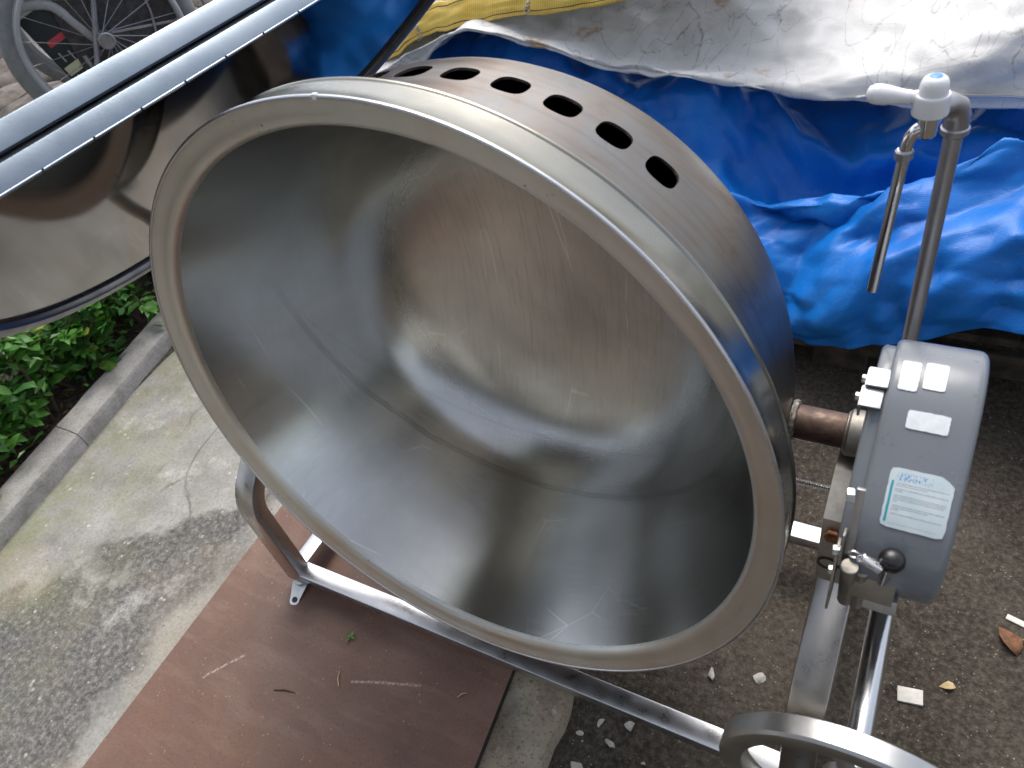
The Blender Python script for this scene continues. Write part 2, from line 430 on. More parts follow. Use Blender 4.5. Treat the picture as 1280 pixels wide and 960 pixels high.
def white_dirt(n, col):
    for k_, (sc_, rot_, th_, am_) in enumerate(((1.6, 20, .004, .8), (2.1, 75, .0045, .8), (3.0, -35, .006, .7), (4.2, 50, .008, .6))):
        f_ = n.noise(sc_, 1.5, .5, n.mapc(loc=(3 * k_, k_, 2), scale=(2.6, .9, 1.6), rot=(0, 0, R(rot_))), .25)
        line = n.ramp(n.math('ABSOLUTE', n.math('SUBTRACT', f_, .5)), (th_ * .25, 1.0), (th_, 0.0))
        gate = n.math('MULTIPLY', n.ramp(n.noise(3.4, 4, .6, n.mapc(loc=(k_, 5, 1))), (.44, 0.0), (.54, 1.0)), n.ramp(n.noise(70, 5, .75), (.4, 0.0), (.56, 1.0)))
        col = n.mix(n.math('MULTIPLY', n.math('MULTIPLY', line, gate), am_), col, (.17, .165, .155))
    sm = n.ramp(n.noise(7, 6, .7, n.mapc(loc=(1, 2, 8))), (.55, 0.0), (.72, .35))
    col = n.mix(sm, col, (.30, .29, .26))
    rs = n.ramp(n.noise(4.2, 6, .65, n.mapc(loc=(8.3, 2.4, 1))), (.62, 0.0), (.67, 1.0))
    return n.mix(n.math('MULTIPLY', rs, .75), col, (.40, .22, .08))
tarp_mat('white_tarp', ((.3, (.48, .485, .49)), (.7, (.61, .61, .605))), .42, white_dirt)
n = N('yellow_hem')
u, v, _ = n.sep(n.co.outputs['UV'])
col = n.ramp(n.noise(12, 6, .65), (.3, (.74, .49, .06)), (.7, (.90, .67, .16)))
rib = n.math('SINE', n.math('MULTIPLY', u, 900))
col = n.mix(n.ramp(rib, (.0, .28), (.6, 0.0)), col, (.28, .15, .03))
st = n.math('MAXIMUM', n.math('LESS_THAN', n.math('ABSOLUTE', n.math('SUBTRACT', v, .17)), .018), n.math('LESS_THAN', n.math('ABSOLUTE', n.math('SUBTRACT', v, .8)), .018))
col = n.mix(st, col, (.14, .08, .03))
n.set(color=col, rough=.55)
n.bump(rib, .3, .003)
M['yellow_hem'] = n.m
simple('rope', (.42, .40, .36), .8, var=.3, scale=200)

# ---- plants and litter
def leaf_mat(name, a, b, c):
    n = N(name)
    oi = n.new('ShaderNodeObjectInfo')
    col = n.ramp(oi.outputs['Random'], (.0, a), (.5, b), (.93, b), (1.0, c))
    col = n.mix(n.ramp(n.noise(40, 3), (.35, .35), (.6, 0.0)), col, tuple(k * .45 for k in a))
    n.set(color=col, rough=.36, spec=.5, sub=.0)
    n.b.inputs['Transmission Weight'].default_value = 0
    tr = n.new('ShaderNodeBsdfTranslucent')
    n.L(n.mix(1.0, col, (1.1, 1.25, .5), 'MULTIPLY'), tr.inputs[0])
    ms = n.new('ShaderNodeMixShader')
    ms.inputs[0].default_value = .32
    n.L(n.b.outputs[0], ms.inputs[1]); n.L(tr.outputs[0], ms.inputs[2])
    n.L(ms.outputs[0], n.t.nodes['Material Output'].inputs[0])
    M[name] = n.m
leaf_mat('leaf', (.055, .175, .04), (.12, .30, .055), (.34, .42, .05))
simple('bark', (.11, .075, .05), .9, var=.35, scale=50, bump=.5)
simple('dead_leaf', (.17, .075, .032), .75, var=.4, scale=60)
simple('chip_stone', (.50, .475, .42), .85, var=.25, scale=70, bump=.4)
simple('tile_white', (.62, .60, .54), .6, var=.12, scale=60, bump=.15)
simple('straw', (.50, .38, .2), .8, var=.2, scale=80)
simple('grit', (.22, .20, .17), .95, var=.6, scale=9)
simple('terrace_stone', (.135, .115, .098), .9, var=.5, scale=12, bump=.6)
simple('dark_wood', (.045, .035, .028), .85, var=.45, scale=24, bump=.4)
simple('wc_tyre', (.22, .225, .23), .62, var=.12, scale=40)
simple('wc_grey', (.36, .365, .375), .42, var=.08, scale=20)
simple('wc_tube', (.40, .40, .43), .32, .8, var=.1)
simple('wc_black', (.012, .02, .021), .55, var=.2)
simple('wc_cloth', (.060, .055, .058), .85, var=.3, scale=60, bump=.3)
simple('wc_red', (.52, .05, .07), .5, var=.06)
simple('wc_cream', (.55, .55, .36), .55, var=.08)
simple('wall_plaster', (.55, .55, .52), .9, var=.15, scale=6, bump=.2)

# ------------------------------------------------------------------ mesh helpers
COL = scene.collection
def link(o, parent=None):
    COL.objects.link(o)
    if parent is not None: o.parent = parent
    return o
def obj(name, bm, mat, parent=None, smooth=True, mw=None, ang=40):
    me = bpy.data.meshes.new(name)
    bmesh.ops.recalc_face_normals(bm, faces=bm.faces)
    bm.to_mesh(me); bm.free()
    me.materials.append(M[mat])
    if smooth:
        me.shade_smooth()
        me.set_sharp_from_angle(angle=R(ang))
    o = bpy.data.objects.new(name, me)
    if mw is not None: o.matrix_world = mw
    link(o, parent)
    if parent is not None and parent.get('world_parts'): o.matrix_parent_inverse = Matrix.Translation(-parent.location)
    return o
def empty(name, loc=(0, 0, 0), rz=0):
    o = bpy.data.objects.new(name, None)
    o.empty_display_size = .05
    o.location = loc
    o.rotation_euler = (0, 0, rz)
    return link(o)
def tag(o, label, cat, group=None):
    o['label'] = label; o['category'] = cat
    if group: o['group'] = group
    return o
def struct(o, kind='structure'):
    o['kind'] = kind
    return o
def box(bm, c, s, bevel=0.0, rot=None, seg=2):
    r = bmesh.ops.create_cube(bm, size=1)['verts']
    for q in r: q.co = Vector((q.co.x * s[0], q.co.y * s[1], q.co.z * s[2]))
    if bevel:
        ed = list({e for q in r for e in q.link_edges})
        g = bmesh.ops.bevel(bm, geom=ed, offset=bevel, segments=seg, affect='EDGES', profile=.6)
        r = list({q for f in g['faces'] for q in f.verts} | {q for q in r if q.is_valid})
    for q in r:
        if rot is not None: q.co = rot @ q.co
        q.co += Vector(c)
    return r
def frame_of(t):
    t = t.normalized()
    a = Vector((0, 0, 1)) if abs(t.z) < .9 else Vector((1, 0, 0))
    x = t.cross(a).normalized()
    return x, t.cross(x).normalized()
def tube(bm, pts, r, seg=16, cap=True, closed=False):
    pts = [Vector(p) for p in pts]
    rs = r if isinstance(r, (list, tuple)) else [r] * len(pts)
    rings, px = [], None
    m = len(pts)
    for i, p in enumerate(pts):
        if closed: t = pts[(i + 1) % m] - pts[i - 1]
        else: t = pts[min(i + 1, m - 1)] - pts[max(i - 1, 0)]
        t.normalize()
        if px is None: px, py = frame_of(t)
        else:
            px = (px - t * px.dot(t)).normalized()
        py = t.cross(px)
        rings.append([bm.verts.new(p + (px * math.cos(a) + py * math.sin(a)) * rs[i]) for a in (2 * math.pi * k / seg for k in range(seg))])
    n_ = m if closed else m - 1
    for i in range(n_):
        A, B = rings[i], rings[(i + 1) % m]
        for k in range(seg): bm.faces.new((A[k], A[(k + 1) % seg], B[(k + 1) % seg], B[k]))
    if cap and not closed:
        bm.faces.new(rings[0]); bm.faces.new(rings[-1])
def rect_sweep(bm, pts, w, h, side, bevel=.004):
    """rectangular tube: w along `side`, h across, corners rounded"""
    side = Vector(side).normalized()
    pts = [Vector(p) for p in pts]
    rings = []
    prof = []
    for sx, sy, a0 in ((1, 1, 0), (-1, 1, 90), (-1, -1, 180), (1, -1, 270)):
        for a in (0, 45, 90):
            prof.append((sx * (w / 2 - bevel) + bevel * math.cos(R(a0 + a)), sy * (h / 2 - bevel) + bevel * math.sin(R(a0 + a))))
    for i, p in enumerate(pts):
        t = (pts[min(i + 1, len(pts) - 1)] - pts[max(i - 1, 0)]).normalized()
        up = side.cross(t).normalized()
        rings.append([bm.verts.new(p + side * a + up * b) for a, b in prof])
    k = len(prof)
    for A, B in zip(rings, rings[1:]):
        for j in range(k): bm.faces.new((A[j], A[(j + 1) % k], B[(j + 1) % k], B[j]))
    bm.faces.new(rings[0]); bm.faces.new(rings[-1])
def lathe(bm, prof, seg=96, mat=None, close=False):
    """revolve (radius, height) about local Z; mat places it"""
    rings = []
    for r, h in prof:
        if r < 1e-6: rings.append([bm.verts.new((0, 0, h))])
        else: rings.append([bm.verts.new((r * math.cos(2 * math.pi * k / seg), r * math.sin(2 * math.pi * k / seg), h)) for k in range(seg)])
    pairs = list(zip(rings, rings[1:]))
    if close: pairs.append((rings[-1], rings[0]))
    for A, B in pairs:
        for k in range(seg):
            a, b = A[k % len(A)], A[(k + 1) % len(A)]
            c, d_ = B[(k + 1) % len(B)], B[k % len(B)]
            vs_ = []
            for q in (a, b, c, d_):
                if q not in vs_: vs_.append(q)
            if len(vs_) > 2: bm.faces.new(vs_)
    if mat is not None:
        for ring in rings:
            for q in ring: q.co = mat @ q.co
def axis_mat(p, direction):
    q = Vector(direction).to_track_quat('Z', 'Y')
    return Matrix.Translation(Vector(p)) @ q.to_matrix().to_4x4()
def cyl(bm, p0, p1, r, seg=20, chamfer=.001):
    p0, p1 = Vector(p0), Vector(p1)
    L = (p1 - p0).length
    c = min(chamfer, r * .4, L * .3)
    lathe(bm, [(0, 0), (r - c, 0), (r, c), (r, L - c), (r - c, L), (0, L)], seg, axis_mat(p0, p1 - p0))
def hexnut(bm, p, direction, r, h):
    lathe(bm, [(0, 0), (r * .92, 0), (r, h * .15), (r, h * .85), (r * .9, h), (0, h)], 6, axis_mat(p, direction))
def prism(bm, poly, x0, x1):
    """poly in (y,z), extruded along X"""
    A = [bm.verts.new((x0, a, b)) for a, b in poly]
    B = [bm.verts.new((x1, a, b)) for a, b in poly]
    k = len(poly)
    bm.faces.new(A); bm.faces.new(B)
    for i in range(k): bm.faces.new((A[i], A[(i + 1) % k], B[(i + 1) % k], B[i]))
def lerp(a, b, t): return a + (b - a) * t
def interp(xs, ys, x):
    if x <= xs[0]: return ys[0]
    for i in range(len(xs) - 1):
        if x <= xs[i + 1]:
            t = (x - xs[i]) / (xs[i + 1] - xs[i])
            t = t * t * (3 - 2 * t) * .5 + t * .5
            return lerp(ys[i], ys[i + 1], t)
    return ys[-1]
def catmull(pts, per):
    out = []
    P_ = [Vector(p) for p in pts]
    for i in range(len(P_) - 1):
        p0, p1, p2, p3 = P_[max(i - 1, 0)], P_[i], P_[i + 1], P_[min(i + 2, len(P_) - 1)]
        for k in range(per):
            t = k / per
            out.append(.5 * ((2 * p1) + (p2 - p0) * t + (2 * p0 - 5 * p1 + 4 * p2 - p3) * t * t + (3 * p1 - p0 - 3 * p2 + p3) * t ** 3))
    out.append(P_[-1])
    return out

# ------------------------------------------------------------------ the setting
def grid_sheet(x0, x1, y0, y1, nx, ny, zf):
    bm = bmesh.new()
    g = [[bm.verts.new((lerp(x0, x1, i / nx), lerp(y0, y1, j / ny), zf(lerp(x0, x1, i / nx), lerp(y0, y1, j / ny)))) for i in range(nx + 1)] for j in range(ny + 1)]
    for j in range(ny):
        for i in range(nx): bm.faces.new((g[j][i], g[j][i + 1], g[j + 1][i + 1], g[j + 1][i]))
    return bm
# one soil sheet to the horizon
bm = bmesh.new()
xs = [-60, -20, -6, -3] + [-1.7 + .05 * i for i in range(70)] + [3, 6, 20, 60]
ys = [-60, -20, -6, -3] + [-1.4 + .05 * i for i in range(70)] + [3.2, 6, 20, 60]
def soil_z(x, y):
    z = -.032 + .010 * noise.noise((x * 2.3, y * 2.3, 0)) + .006 * noise.noise((x * 9, y * 9, 3))
    if x < -1.55: z += .04
    return z
g = [[bm.verts.new((x, y, soil_z(x, y))) for x in xs] for y in ys]
for j in range(len(ys) - 1):
    for i in range(len(xs) - 1): bm.faces.new((g[j][i], g[j][i + 1], g[j + 1][i + 1], g[j + 1][i]))
struct(obj('ground', bm, 'soil'))

# concrete path: slab between the hedge kerb and the tan strip
def path_x(y): return -1.497 - .177 * (y + .38)          # its hedge side
bm = bmesh.new()
rows = []
ny, nx = 120, 40
for j in range(ny + 1):
    y = lerp(-6, 5, j / ny)
    rows.append([bm.verts.new((lerp(path_x(y) - .02, -.03, i / nx), y, .004 * noise.noise((lerp(path_x(y), -.03, i / nx) * 2, y * 2, 1)))) for i in range(nx + 1)])
for j in range(ny):
    for i in range(nx): bm.faces.new((rows[j][i], rows[j][i + 1], rows[j + 1][i + 1], rows[j + 1][i]))
ext = bmesh.ops.extrude_face_region(bm, geom=[e for e in bm.edges if e.is_boundary])
for q in ext['geom']:
    if isinstance(q, bmesh.types.BMVert): q.co.z = -.12
struct(obj('concrete_path', bm, 'concrete_path'))

# tan concrete strip with a broken edge, stepping down to the soil
bm = bmesh.new()
prev = None
for j in range(111):
    y = lerp(-2.2, 1.6, j / 110)
    xr = .135 - .10 * (y + .3) * (1 if y < .2 else .0) + .012 * noise.noise((y * 9, 0, 5)) + .006 * noise.noise((y * 40, 2, 5))
    xl = -.029
    pr_ = [(xl, -.12), (xl, .0), (xl + .05, .002), (xr - .03, .001), (xr - .008, -.004), (xr, -.016), (xr + .004, -.06), (xr + .004, -.12)]
    row = [bm.verts.new((a, y, b + .003 * noise.noise((a * 30, y * 30, 2)))) for a, b in pr_]
    if prev:
        for k in range(len(row) - 1): bm.faces.new((prev[k], prev[k + 1], row[k + 1], row[k]))
    prev = row
struct(obj('concrete_strip', bm, 'tan_concrete'))

# kerb along the hedge: separate stones
kerb = struct(empty('hedge_kerb', (0, 0, 0)))
for k in range(-4, 5):
    y0, y1 = k * .62 - .11 + .0015, (k + 1) * .62 - .11 - .0015
    bm = bmesh.new()
    rows = []
    for j in range(15):
        y = lerp(y0, y1, j / 14)
        xr = path_x(y) - .005
        wv = lambda s_: .004 * noise.noise((y * 12, s_, k))
        pf = [(xr, -.08), (xr + wv(1), .04), (xr - .008 + wv(1), .052 + wv(3)), (xr - .05, .056 + wv(4)), (xr - .112 + wv(2), .053 + wv(5)), (xr - .12 + wv(2), .042), (xr - .12, -.08)]
        rows.append([bm.verts.new((a, y, b)) for a, b in pf])
    for A, B in zip(rows, rows[1:]):
        for i in range(len(A) - 1): bm.faces.new((A[i], A[i + 1], B[i + 1], B[i]))
    bm.faces.new(rows[0]); bm.faces.new(rows[-1])
    obj('kerb_stone', bm, 'kerb_stone', kerb)

# raised stone terrace behind the hedge
TZ = .511
terr = struct(empty('stone_terrace', (0, 0, 0)))
bm = bmesh.new()
box(bm, (-3.65, 2.1, TZ / 2 - .05), (3.7, 2.9, TZ - .06))
obj('terrace_core', bm, 'terrace_stone', terr, smooth=False)
rnd = random.Random(3)
ix = 0
x_ = -1.76
while x_ > -4.4:
    w_ = rnd.uniform(.16, .34)
    y_ = .63
    while y_ < 3.2:
        l_ = rnd.uniform(.16, .4)
        bm = bmesh.new()
        bmesh.ops.create_icosphere(bm, subdivisions=2, radius=1)
        sd_ = rnd.random() * 50
        for q in bm.verts:
            c = q.co.copy()
            q.co = Vector((math.copysign(abs(c.x) ** .6, c.x) * w_ * .49, math.copysign(abs(c.y) ** .6, c.y) * l_ * .49, c.z * .05)) * (1 + .16 * noise.noise(c * 1.7 + Vector((sd_, 0, 0))))
            q.co += Vector((x_ - w_ / 2, y_ + l_ / 2, TZ - .048 + .012 * noise.noise((sd_, 1, 1))))
        obj('stone', bm, 'terrace_stone', terr)
        y_ += l_
    x_ -= w_
for k in range(14):            # face stones below, two courses
    for c in range(3):
        bm = bmesh.new()
        l_ = .27
        box(bm, (-1.85 - k * l_ - (c % 2) * .13, .64 + .01 * rnd.random(), .07 + c * .155), (l_ - .012, .12, .145), .02)
        obj('stone', bm, 'terrace_stone', terr)

# ------------------------------------------------------------------ brown board under the kettle
bm = bmesh.new()
zt = .025
c4 = [(-.715, -1.35), (.085, -1.02), (-.052, .42), (-.765, .33)]
top = [bm.verts.new((a, b, zt)) for a, b in c4]
f = bm.faces.new(top)
r = bmesh.ops.extrude_face_region(bm, geom=[f])
for q in r['geom']:
    if isinstance(q, bmesh.types.BMVert): q.co.z = .006
bmesh.ops.subdivide_edges(bm, edges=[e for e in bm.edges], cuts=6, use_grid_fill=True)
board = obj('brown_board', bm, 'brown_board', smooth=False)
board.data.materials.append(M['board_edge'])
for p in board.data.polygons:
    if abs(p.normal.z) < .5: p.material_index = 1
tag(board, 'flat reddish-brown sheet lying on the concrete under the kettle frame', 'board')

# ------------------------------------------------------------------ the tilting kettle
H = .66
TILT = .11263
nn = Vector((0, -math.cos(TILT), math.sin(TILT)))
vv = Vector((0, math.sin(TILT), math.cos(TILT)))
BOWL = Matrix(((1, vv.x, nn.x, 0), (0, vv.y, nn.y, 0), (0, vv.z, nn.z, H), (0, 0, 0, 1)))
kettle = empty('tilting_kettle', (0, 0, 0))
tag(kettle, 'large stainless steel cooking kettle tilted on its frame, bowl facing the viewer', 'kettle')

# inner bowl: dished hemisphere
# flared wall, wide knuckle, dished base
prof = [(q.x, q.y) for q in catmull([(.4625, .198, 0), (.4495, .16, 0), (.4280, .10, 0), (.4030, .03, 0), (.377, -.04, 0), (.352, -.10, 0), (.316, -.148, 0), (.268, -.181, 0), (.195, -.205, 0), (.1, -.218, 0), (0, -.222, 0)], 8)]
prof[-1] = (0, prof[-1][1])
bm = bmesh.new()
lathe(bm, prof, 160)
bowl = obj('bowl', bm, 'bowl_steel', kettle, mw=BOWL)
bowl['label'] = 'scratched and stained inside of the steel bowl'
bm = bmesh.new()
lathe(bm, [(.4615, .1955), (.4632, .2), (.4665, .2042), (.471, .2068), (.478, .2083), (.484, .2098), (.490, .2122), (.496, .2145), (.4985, .2152)], 200)
obj('lip', bm, 'lip_steel', kettle, mw=BOWL)
bm = bmesh.new()
lathe(bm, [(.4985, .2152), (.4997, .2150), (.5008, .2143), (.5014, .2128), (.5012, .2112), (.5004, .2098), (.4994, .19), (.4988, .170), (.4990, .1640), (.5004, .1625), (.5012, .1608), (.5008, .1592), (.4995, .1584), (.47, .1584)], 200)
band = obj('rim_band', bm, 'band_steel', kettle, mw=BOWL)
bm = bmesh.new()
tube(bm, [(.4992 * math.cos(2 * math.pi * k / 200), .4992 * math.sin(2 * math.pi * k / 200), .2142) for k in range(200)], .0026, 10, closed=True)  # bead of brighter steel, added to catch a highlight along the lip
obj('rim_edge', bm, 'rail_steel', kettle, mw=BOWL)
bm = bmesh.new()
box(bm, (0, 0, 0), (.007, .007, .006), .002)
obj('weld_spot', bm, 'white_plastic', kettle, mw=BOWL @ Matrix.Translation((-.006, .4995, .2145)))

# jacket with a row of real holes
jp = [(.485, .1575), (.4715, .156), (.4690, .135), (.4665, .11), (.4645, .085), (.4628, .062)]
HD0, HD1 = -.0115, .0555
jr = lambda h: .4605 + (h - .022) * .05
jp += [(jr(lerp(HD1, HD0, k / 8)), lerp(HD1, HD0, k / 8)) for k in range(9)]
base_i = 6
jp += [(.4565, -.03), (.4525, -.052), (.4455, -.078), (.434, -.104), (.417, -.13), (.394, -.155), (.364, -.179), (.325, -.202), (.275, -.223), (.21, -.241), (.12, -.253), (.0, -.256)]
a0 = 49.85 - 4.3
st_ = 8.6 / 8
angs = [a0 + st_ * i for i in range(81)]
rest = 360 - 86
nr = 200
angs += [a0 + 86 + rest * (i + 1) / nr for i in range(nr - 1)]
bm = bmesh.new()
rings = []
for r_, h_ in jp:
    if r_ == 0: rings.append([bm.verts.new((0, 0, h_))])
    else: rings.append([bm.verts.new((r_ * math.cos(R(a)), r_ * math.sin(R(a)), h_)) for a in angs])
na = len(angs)
for i in range(len(jp) - 1):
    A, B = rings[i], rings[i + 1]
    for k in range(na):
        if base_i <= i < base_i + 8 and k < 80: continue
        k2 = (k + 1) % na
        if len(B) == 1: bm.faces.new((A[k], A[k2], B[0]))
        else: bm.faces.new((A[k], A[k2], B[k2], B[k]))
for c in range(10):
    k0 = c * 8
    loop = [rings[base_i][k0 + i] for i in range(8)] + [rings[base_i + i][k0 + 8] for i in range(8)] + [rings[base_i + 8][k0 + 8 - i] for i in range(8)] + [rings[base_i + 8 - i][k0] for i in range(8)]
    ac = a0 + 4.3 + 8.6 * c
    hc = .022
    h1, h2, hm = [], [], []
    for q in loop:
        a = math.degrees(math.atan2(q.co.y, q.co.x))
        if a < 0: a += 360
        da, dh = (a - ac) / 4.3, (q.co.z - hc) / .0335
        th = math.atan2(dh, da)
        e = 2.9
        rr = (abs(math.cos(th)) ** e + abs(math.sin(th)) ** e) ** (-1 / e)
        pa, ph = ac + 2.72 * rr * math.cos(th), hc + .0232 * rr * math.sin(th)
        for lst, dr, gr in ((h1, 0, 1.0), (h2, .0035, 1.0)):
            r_ = jr(ph) - dr
            lst.append(bm.verts.new((r_ * math.cos(R(pa)), r_ * math.sin(R(pa)), ph)))
    for i in range(32):
        j = (i + 1) % 32
        bm.faces.new((loop[i], loop[j], h1[j], h1[i]))
        bm.faces.new((h1[i], h1[j], h2[j], h2[i]))
obj('jacket', bm, 'jacket_steel', kettle, mw=BOWL, ang=35)

# trunnion shafts
for s in (1, -1):
    bm = bmesh.new()
    cyl(bm, (s * .453, 0, H), (s * .535, 0, H), .0235, 28)
    sh = obj('trunnion_shaft', bm, 'rust_shaft', kettle)
    bm = bmesh.new()
    pts = []
    for k in range(28):
        a = 2 * math.pi * k / 28
        pts.append((s * (.4635 + .002 * noise.noise((k * .9, 0, 0))), .0245 * math.cos(a), H + .0245 * math.sin(a)))
    tube(bm, pts, [.0048 + .0015 * noise.noise((k * 1.3, 4, 0)) for k in range(28)], 8, closed=True)
    obj('weld_bead', bm, 'weld', sh)
    bm = bmesh.new()
    cyl(bm, (s * .531, 0, H), (s * .558, 0, H), .0315, 28, .003)
    cyl(bm, (s * .5285, 0, H), (s * .534, 0, H), .0275, 28, .002)
    obj('bearing_collar', bm, 'old_plate', sh)

# frame
def rail(name, p0, p1, w, h, side, mt='rail_steel'):
    bm = bmesh.new()
    rect_sweep(bm, [p0, p1], w, h, side, .0035)
    return obj(name, bm, mt, kettle)
RZ = .0645
rail('base_rail', (-.531, -.2352, RZ), (.531, -.2352, RZ), .040, .028, (0, 1, 0))
rail('base_rail', (-.531, .2252, RZ), (.531, .2252, RZ), .040, .028, (0, 1, 0))
for s in (-1, 1):
    rail('base_rail', (s * .553, -.218, RZ), (s * .553, .208, RZ), .040, .0275, (1, 0, 0))
    pts = [(-.238, .047), (-.238, .15), (-.238, .27)]
    cy, cz, rad = -.148, .29, .09
    bend = []
    for k in range(11):
        a = R(180 - 50 * k / 10)
        bend.append((cy + rad * math.cos(a), cz + rad * math.sin(a)))
    t = Vector((math.sin(R(50)), math.cos(R(50))))
    e = bend[-1]
    # slanted run up to the bearing block
    L_ = (.505 - e[1]) / t.y * .98
    run = [(e[0] + t.x * L_ * q, e[1] + t.y * L_ * q) for q in (.3, .6, .85)]
    half = pts + bend + run
    half = [(max(-.4, a), b) for a, b in half]
    if run[-1][0] > -.02:
        half = [h_ for h_ in half if h_[0] < -.045] + [(-.03, half[-2][1] + .02)]
    path = [(s * .553, a, b) for a, b in half]
    bm = bmesh.new()
    rect_sweep(bm, path, .052, .036, (1, 0, 0), .004)
    obj('leg', bm, 'leg_steel', kettle)
    path = [(s * .553, -a, b) for a, b in half]
    bm = bmesh.new()
    rect_sweep(bm, path, .046, .036, (1, 0, 0), .004)
    obj('leg', bm, 'leg_steel', kettle)
    # bearing block on top of the legs
    bm = bmesh.new()
    poly = [(-.108, .468), (-.108, .575), (-.099, .598), (-.075, .613), (-.04, .632), (.04, .632), (.075, .613), (.099, .598), (.108, .575), (.108, .468)]
    prism(bm, poly, s * .5265, s * .5635)
    blk = obj('bearing_block', bm, 'block_steel', kettle, ang=25)
    bm = bmesh.new()
    for zz in (.575, .518):
        pass
    hexnut(bm, (s * .541, -.1075, .578), (0, -1, .1), .0105, .006)
    obj('bolt', bm, 'rust_bolt', blk)
    bm = bmesh.new()
    lathe(bm, [(.0135, 0), (.0135, .0015), (.0105, .0018), (.0098, -.001), (0, -.001)], 24, axis_mat((s * .540, -.1082, .512), (0, -1, 0)))
    obj('bolt_hole', bm, 'rust_shaft', blk)
    for ys_ in (-1, 1):
        # foot: a drop-shaped tab; a black disc paints the shade of its hole
        bm = bmesh.new()
        out = []
        for k in range(15):
            a = R(-100 + 200 * k / 14)
            out.append((.046 + .0125 * math.cos(a), .0125 * math.sin(a)))
        out = [(0, -.021)] + out[:] + [(0, .021)]
        hole = [(.046 + .0055 * math.cos(R(360 * k / 17)), .0055 * math.sin(R(360 * k / 17))) for k in range(17)]
        up, lo = [], []
        V = lambda a, b, z_: bm.verts.new((a, b, z_))
        T = [[V(a, b, z_) for a, b in out] for z_ in (.004, 0)]
        for ring in T: bm.faces.new(ring)
        for i in range(len(out)):
            j = (i + 1) % len(out)
            bm.faces.new((T[0][i], T[0][j], T[1][j], T[1][i]))
        cyl(bm, (.0, 0, -.0), (.0, 0, .012), .014, 14)
        zb = .0215 if s < 0 else -.012
        mw = Matrix.Translation((s * .553 + .004, ys_ * .247, .034)) @ Matrix.Rotation(ys_ * R(90) + (R(14) if ys_ < 0 else 0), 4, 'Z') @ Matrix.Rotation(R(13), 4, 'Y')
        ft = obj('foot', bm, 'plate_zinc', kettle, mw=mw)
        bm = bmesh.new()
        lathe(bm, [(.0068, .0041), (.0066, .0052), (.005, .0052), (.0048, .0042), (0, .0042)], 18, Matrix.Translation((.046, 0, 0)))
        obj('hole_disc', bm, 'black_rubber', ft)
        bm = bmesh.new()
        cyl(bm, (s * .553, ys_ * .238, -.028 if s > 0 else .016), (s * .553, ys_ * .238, .048), .012, 16)
        obj('foot_stud', bm, 'plate_zinc', ft).matrix_parent_inverse = mw.inverted()

# gear cover: short drum over the gear, flat stickers wrapped on it
GY, GZ, GR = -.04, .66, .150
def case_rad(a):
    a = R(a - 52)
    return (abs(math.cos(a)) ** 3.2 + abs(math.sin(a)) ** 3.2) ** (-1 / 3.2)
def casing(bm, prof):
    # (radius, x) profile swept round a rounded-square outline facing up and forward
    seg = 144
    rings = []
    for r_, x_ in prof:
        rings.append([bm.verts.new((x_, GY - r_ * case_rad(360 * k / seg) * math.cos(R(360 * k / seg)), GZ + r_ * case_rad(360 * k / seg) * math.sin(R(360 * k / seg)))) for k in range(seg)])
    for A, B in zip(rings, rings[1:]):
        for k in range(seg): bm.faces.new((A[k], A[(k + 1) % seg], B[(k + 1) % seg], B[k]))
    bm.faces.new(rings[0]); bm.faces.new(rings[-1])
X0, X1, bv = .568, .6615, .010
bm = bmesh.new()
casing(bm, [(GR - .004, X0), (GR - .001, X0 + .003), (GR, X0 + .007), (GR, X1 - bv)] + [(GR - bv + bv * math.cos(R(a)), X1 - bv + bv * math.sin(R(a))) for a in (15, 30, 45, 60, 75, 90)] + [(GR * .5, X1 + .0015)])
cover = obj('gear_cover', bm, 'cover_paint', kettle, ang=60)
bm = bmesh.new()
casing(bm, [(GR - .012, X0 - .0145), (GR - .009, X0 - .012), (GR - .009, X0)])
obj('cover_flange', bm, 'cover_paint', cover, ang=60)
def drum_pt(x, a, lift): return Vector((x, GY - (GR * case_rad(a) + lift) * math.cos(R(a)), GZ + (GR * case_rad(a) + lift) * math.sin(R(a))))
def sticker(name, xa, xb, aa, ab, mat, lift=.0009, skew=(0, 0), notch=0.0, seed=0):
    nx_, na_ = 10, 14
    bm = bmesh.new()
    uvl = bm.loops.layers.uv.new('UVMap')
    grid = []
    uvs = {}
    for j in range(na_ + 1):
        v_ = j / na_
        row = []
        for i in range(nx_ + 1):
            u_ = i / nx_
            a = lerp(aa, ab, v_) + skew[0] * (u_ - .5)
            x = lerp(xa, xb, u_) + skew[1] * (v_ - .5)
            # rounded, slightly torn outline
            cx_, cy_ = abs(u_ - .5) * 2, abs(v_ - .5) * 2
            if cx_ > .99: a = lerp(aa, ab, .5 + (v_ - .5) * .95) + skew[0] * (u_ - .5); x += .0006 * noise.noise((v_ * 9, seed, 1))
            if cy_ > .99: a += .25 * noise.noise((u_ * 7, seed, 2)); x = lerp(xa, xb, .5 + (u_ - .5) * .96) + skew[1] * (v_ - .5)
            if notch and u_ + v_ > 2 - notch: a -= (u_ + v_ - 2 + notch) * (ab - aa) * .5
            q = bm.verts.new(drum_pt(x, a, lift))
            uvs[q] = (u_, v_)
            row.append(q)
        grid.append(row)
    for j in range(na_):
        for i in range(nx_): bm.faces.new((grid[j][i], grid[j][i + 1], grid[j + 1][i + 1], grid[j + 1][i]))
    for f_ in bm.faces:
        for l in f_.loops: l[uvl].uv = uvs[l.vert]
    r = bmesh.ops.extrude_face_region(bm, geom=list(bm.faces))
    for q in r['geom']:
        if isinstance(q, bmesh.types.BMVert):
            dv = Vector((0, q.co.y - GY, q.co.z - GZ)).normalized()
            q.co += dv * .0004
    return obj(name, bm, mat, cover, ang=50)
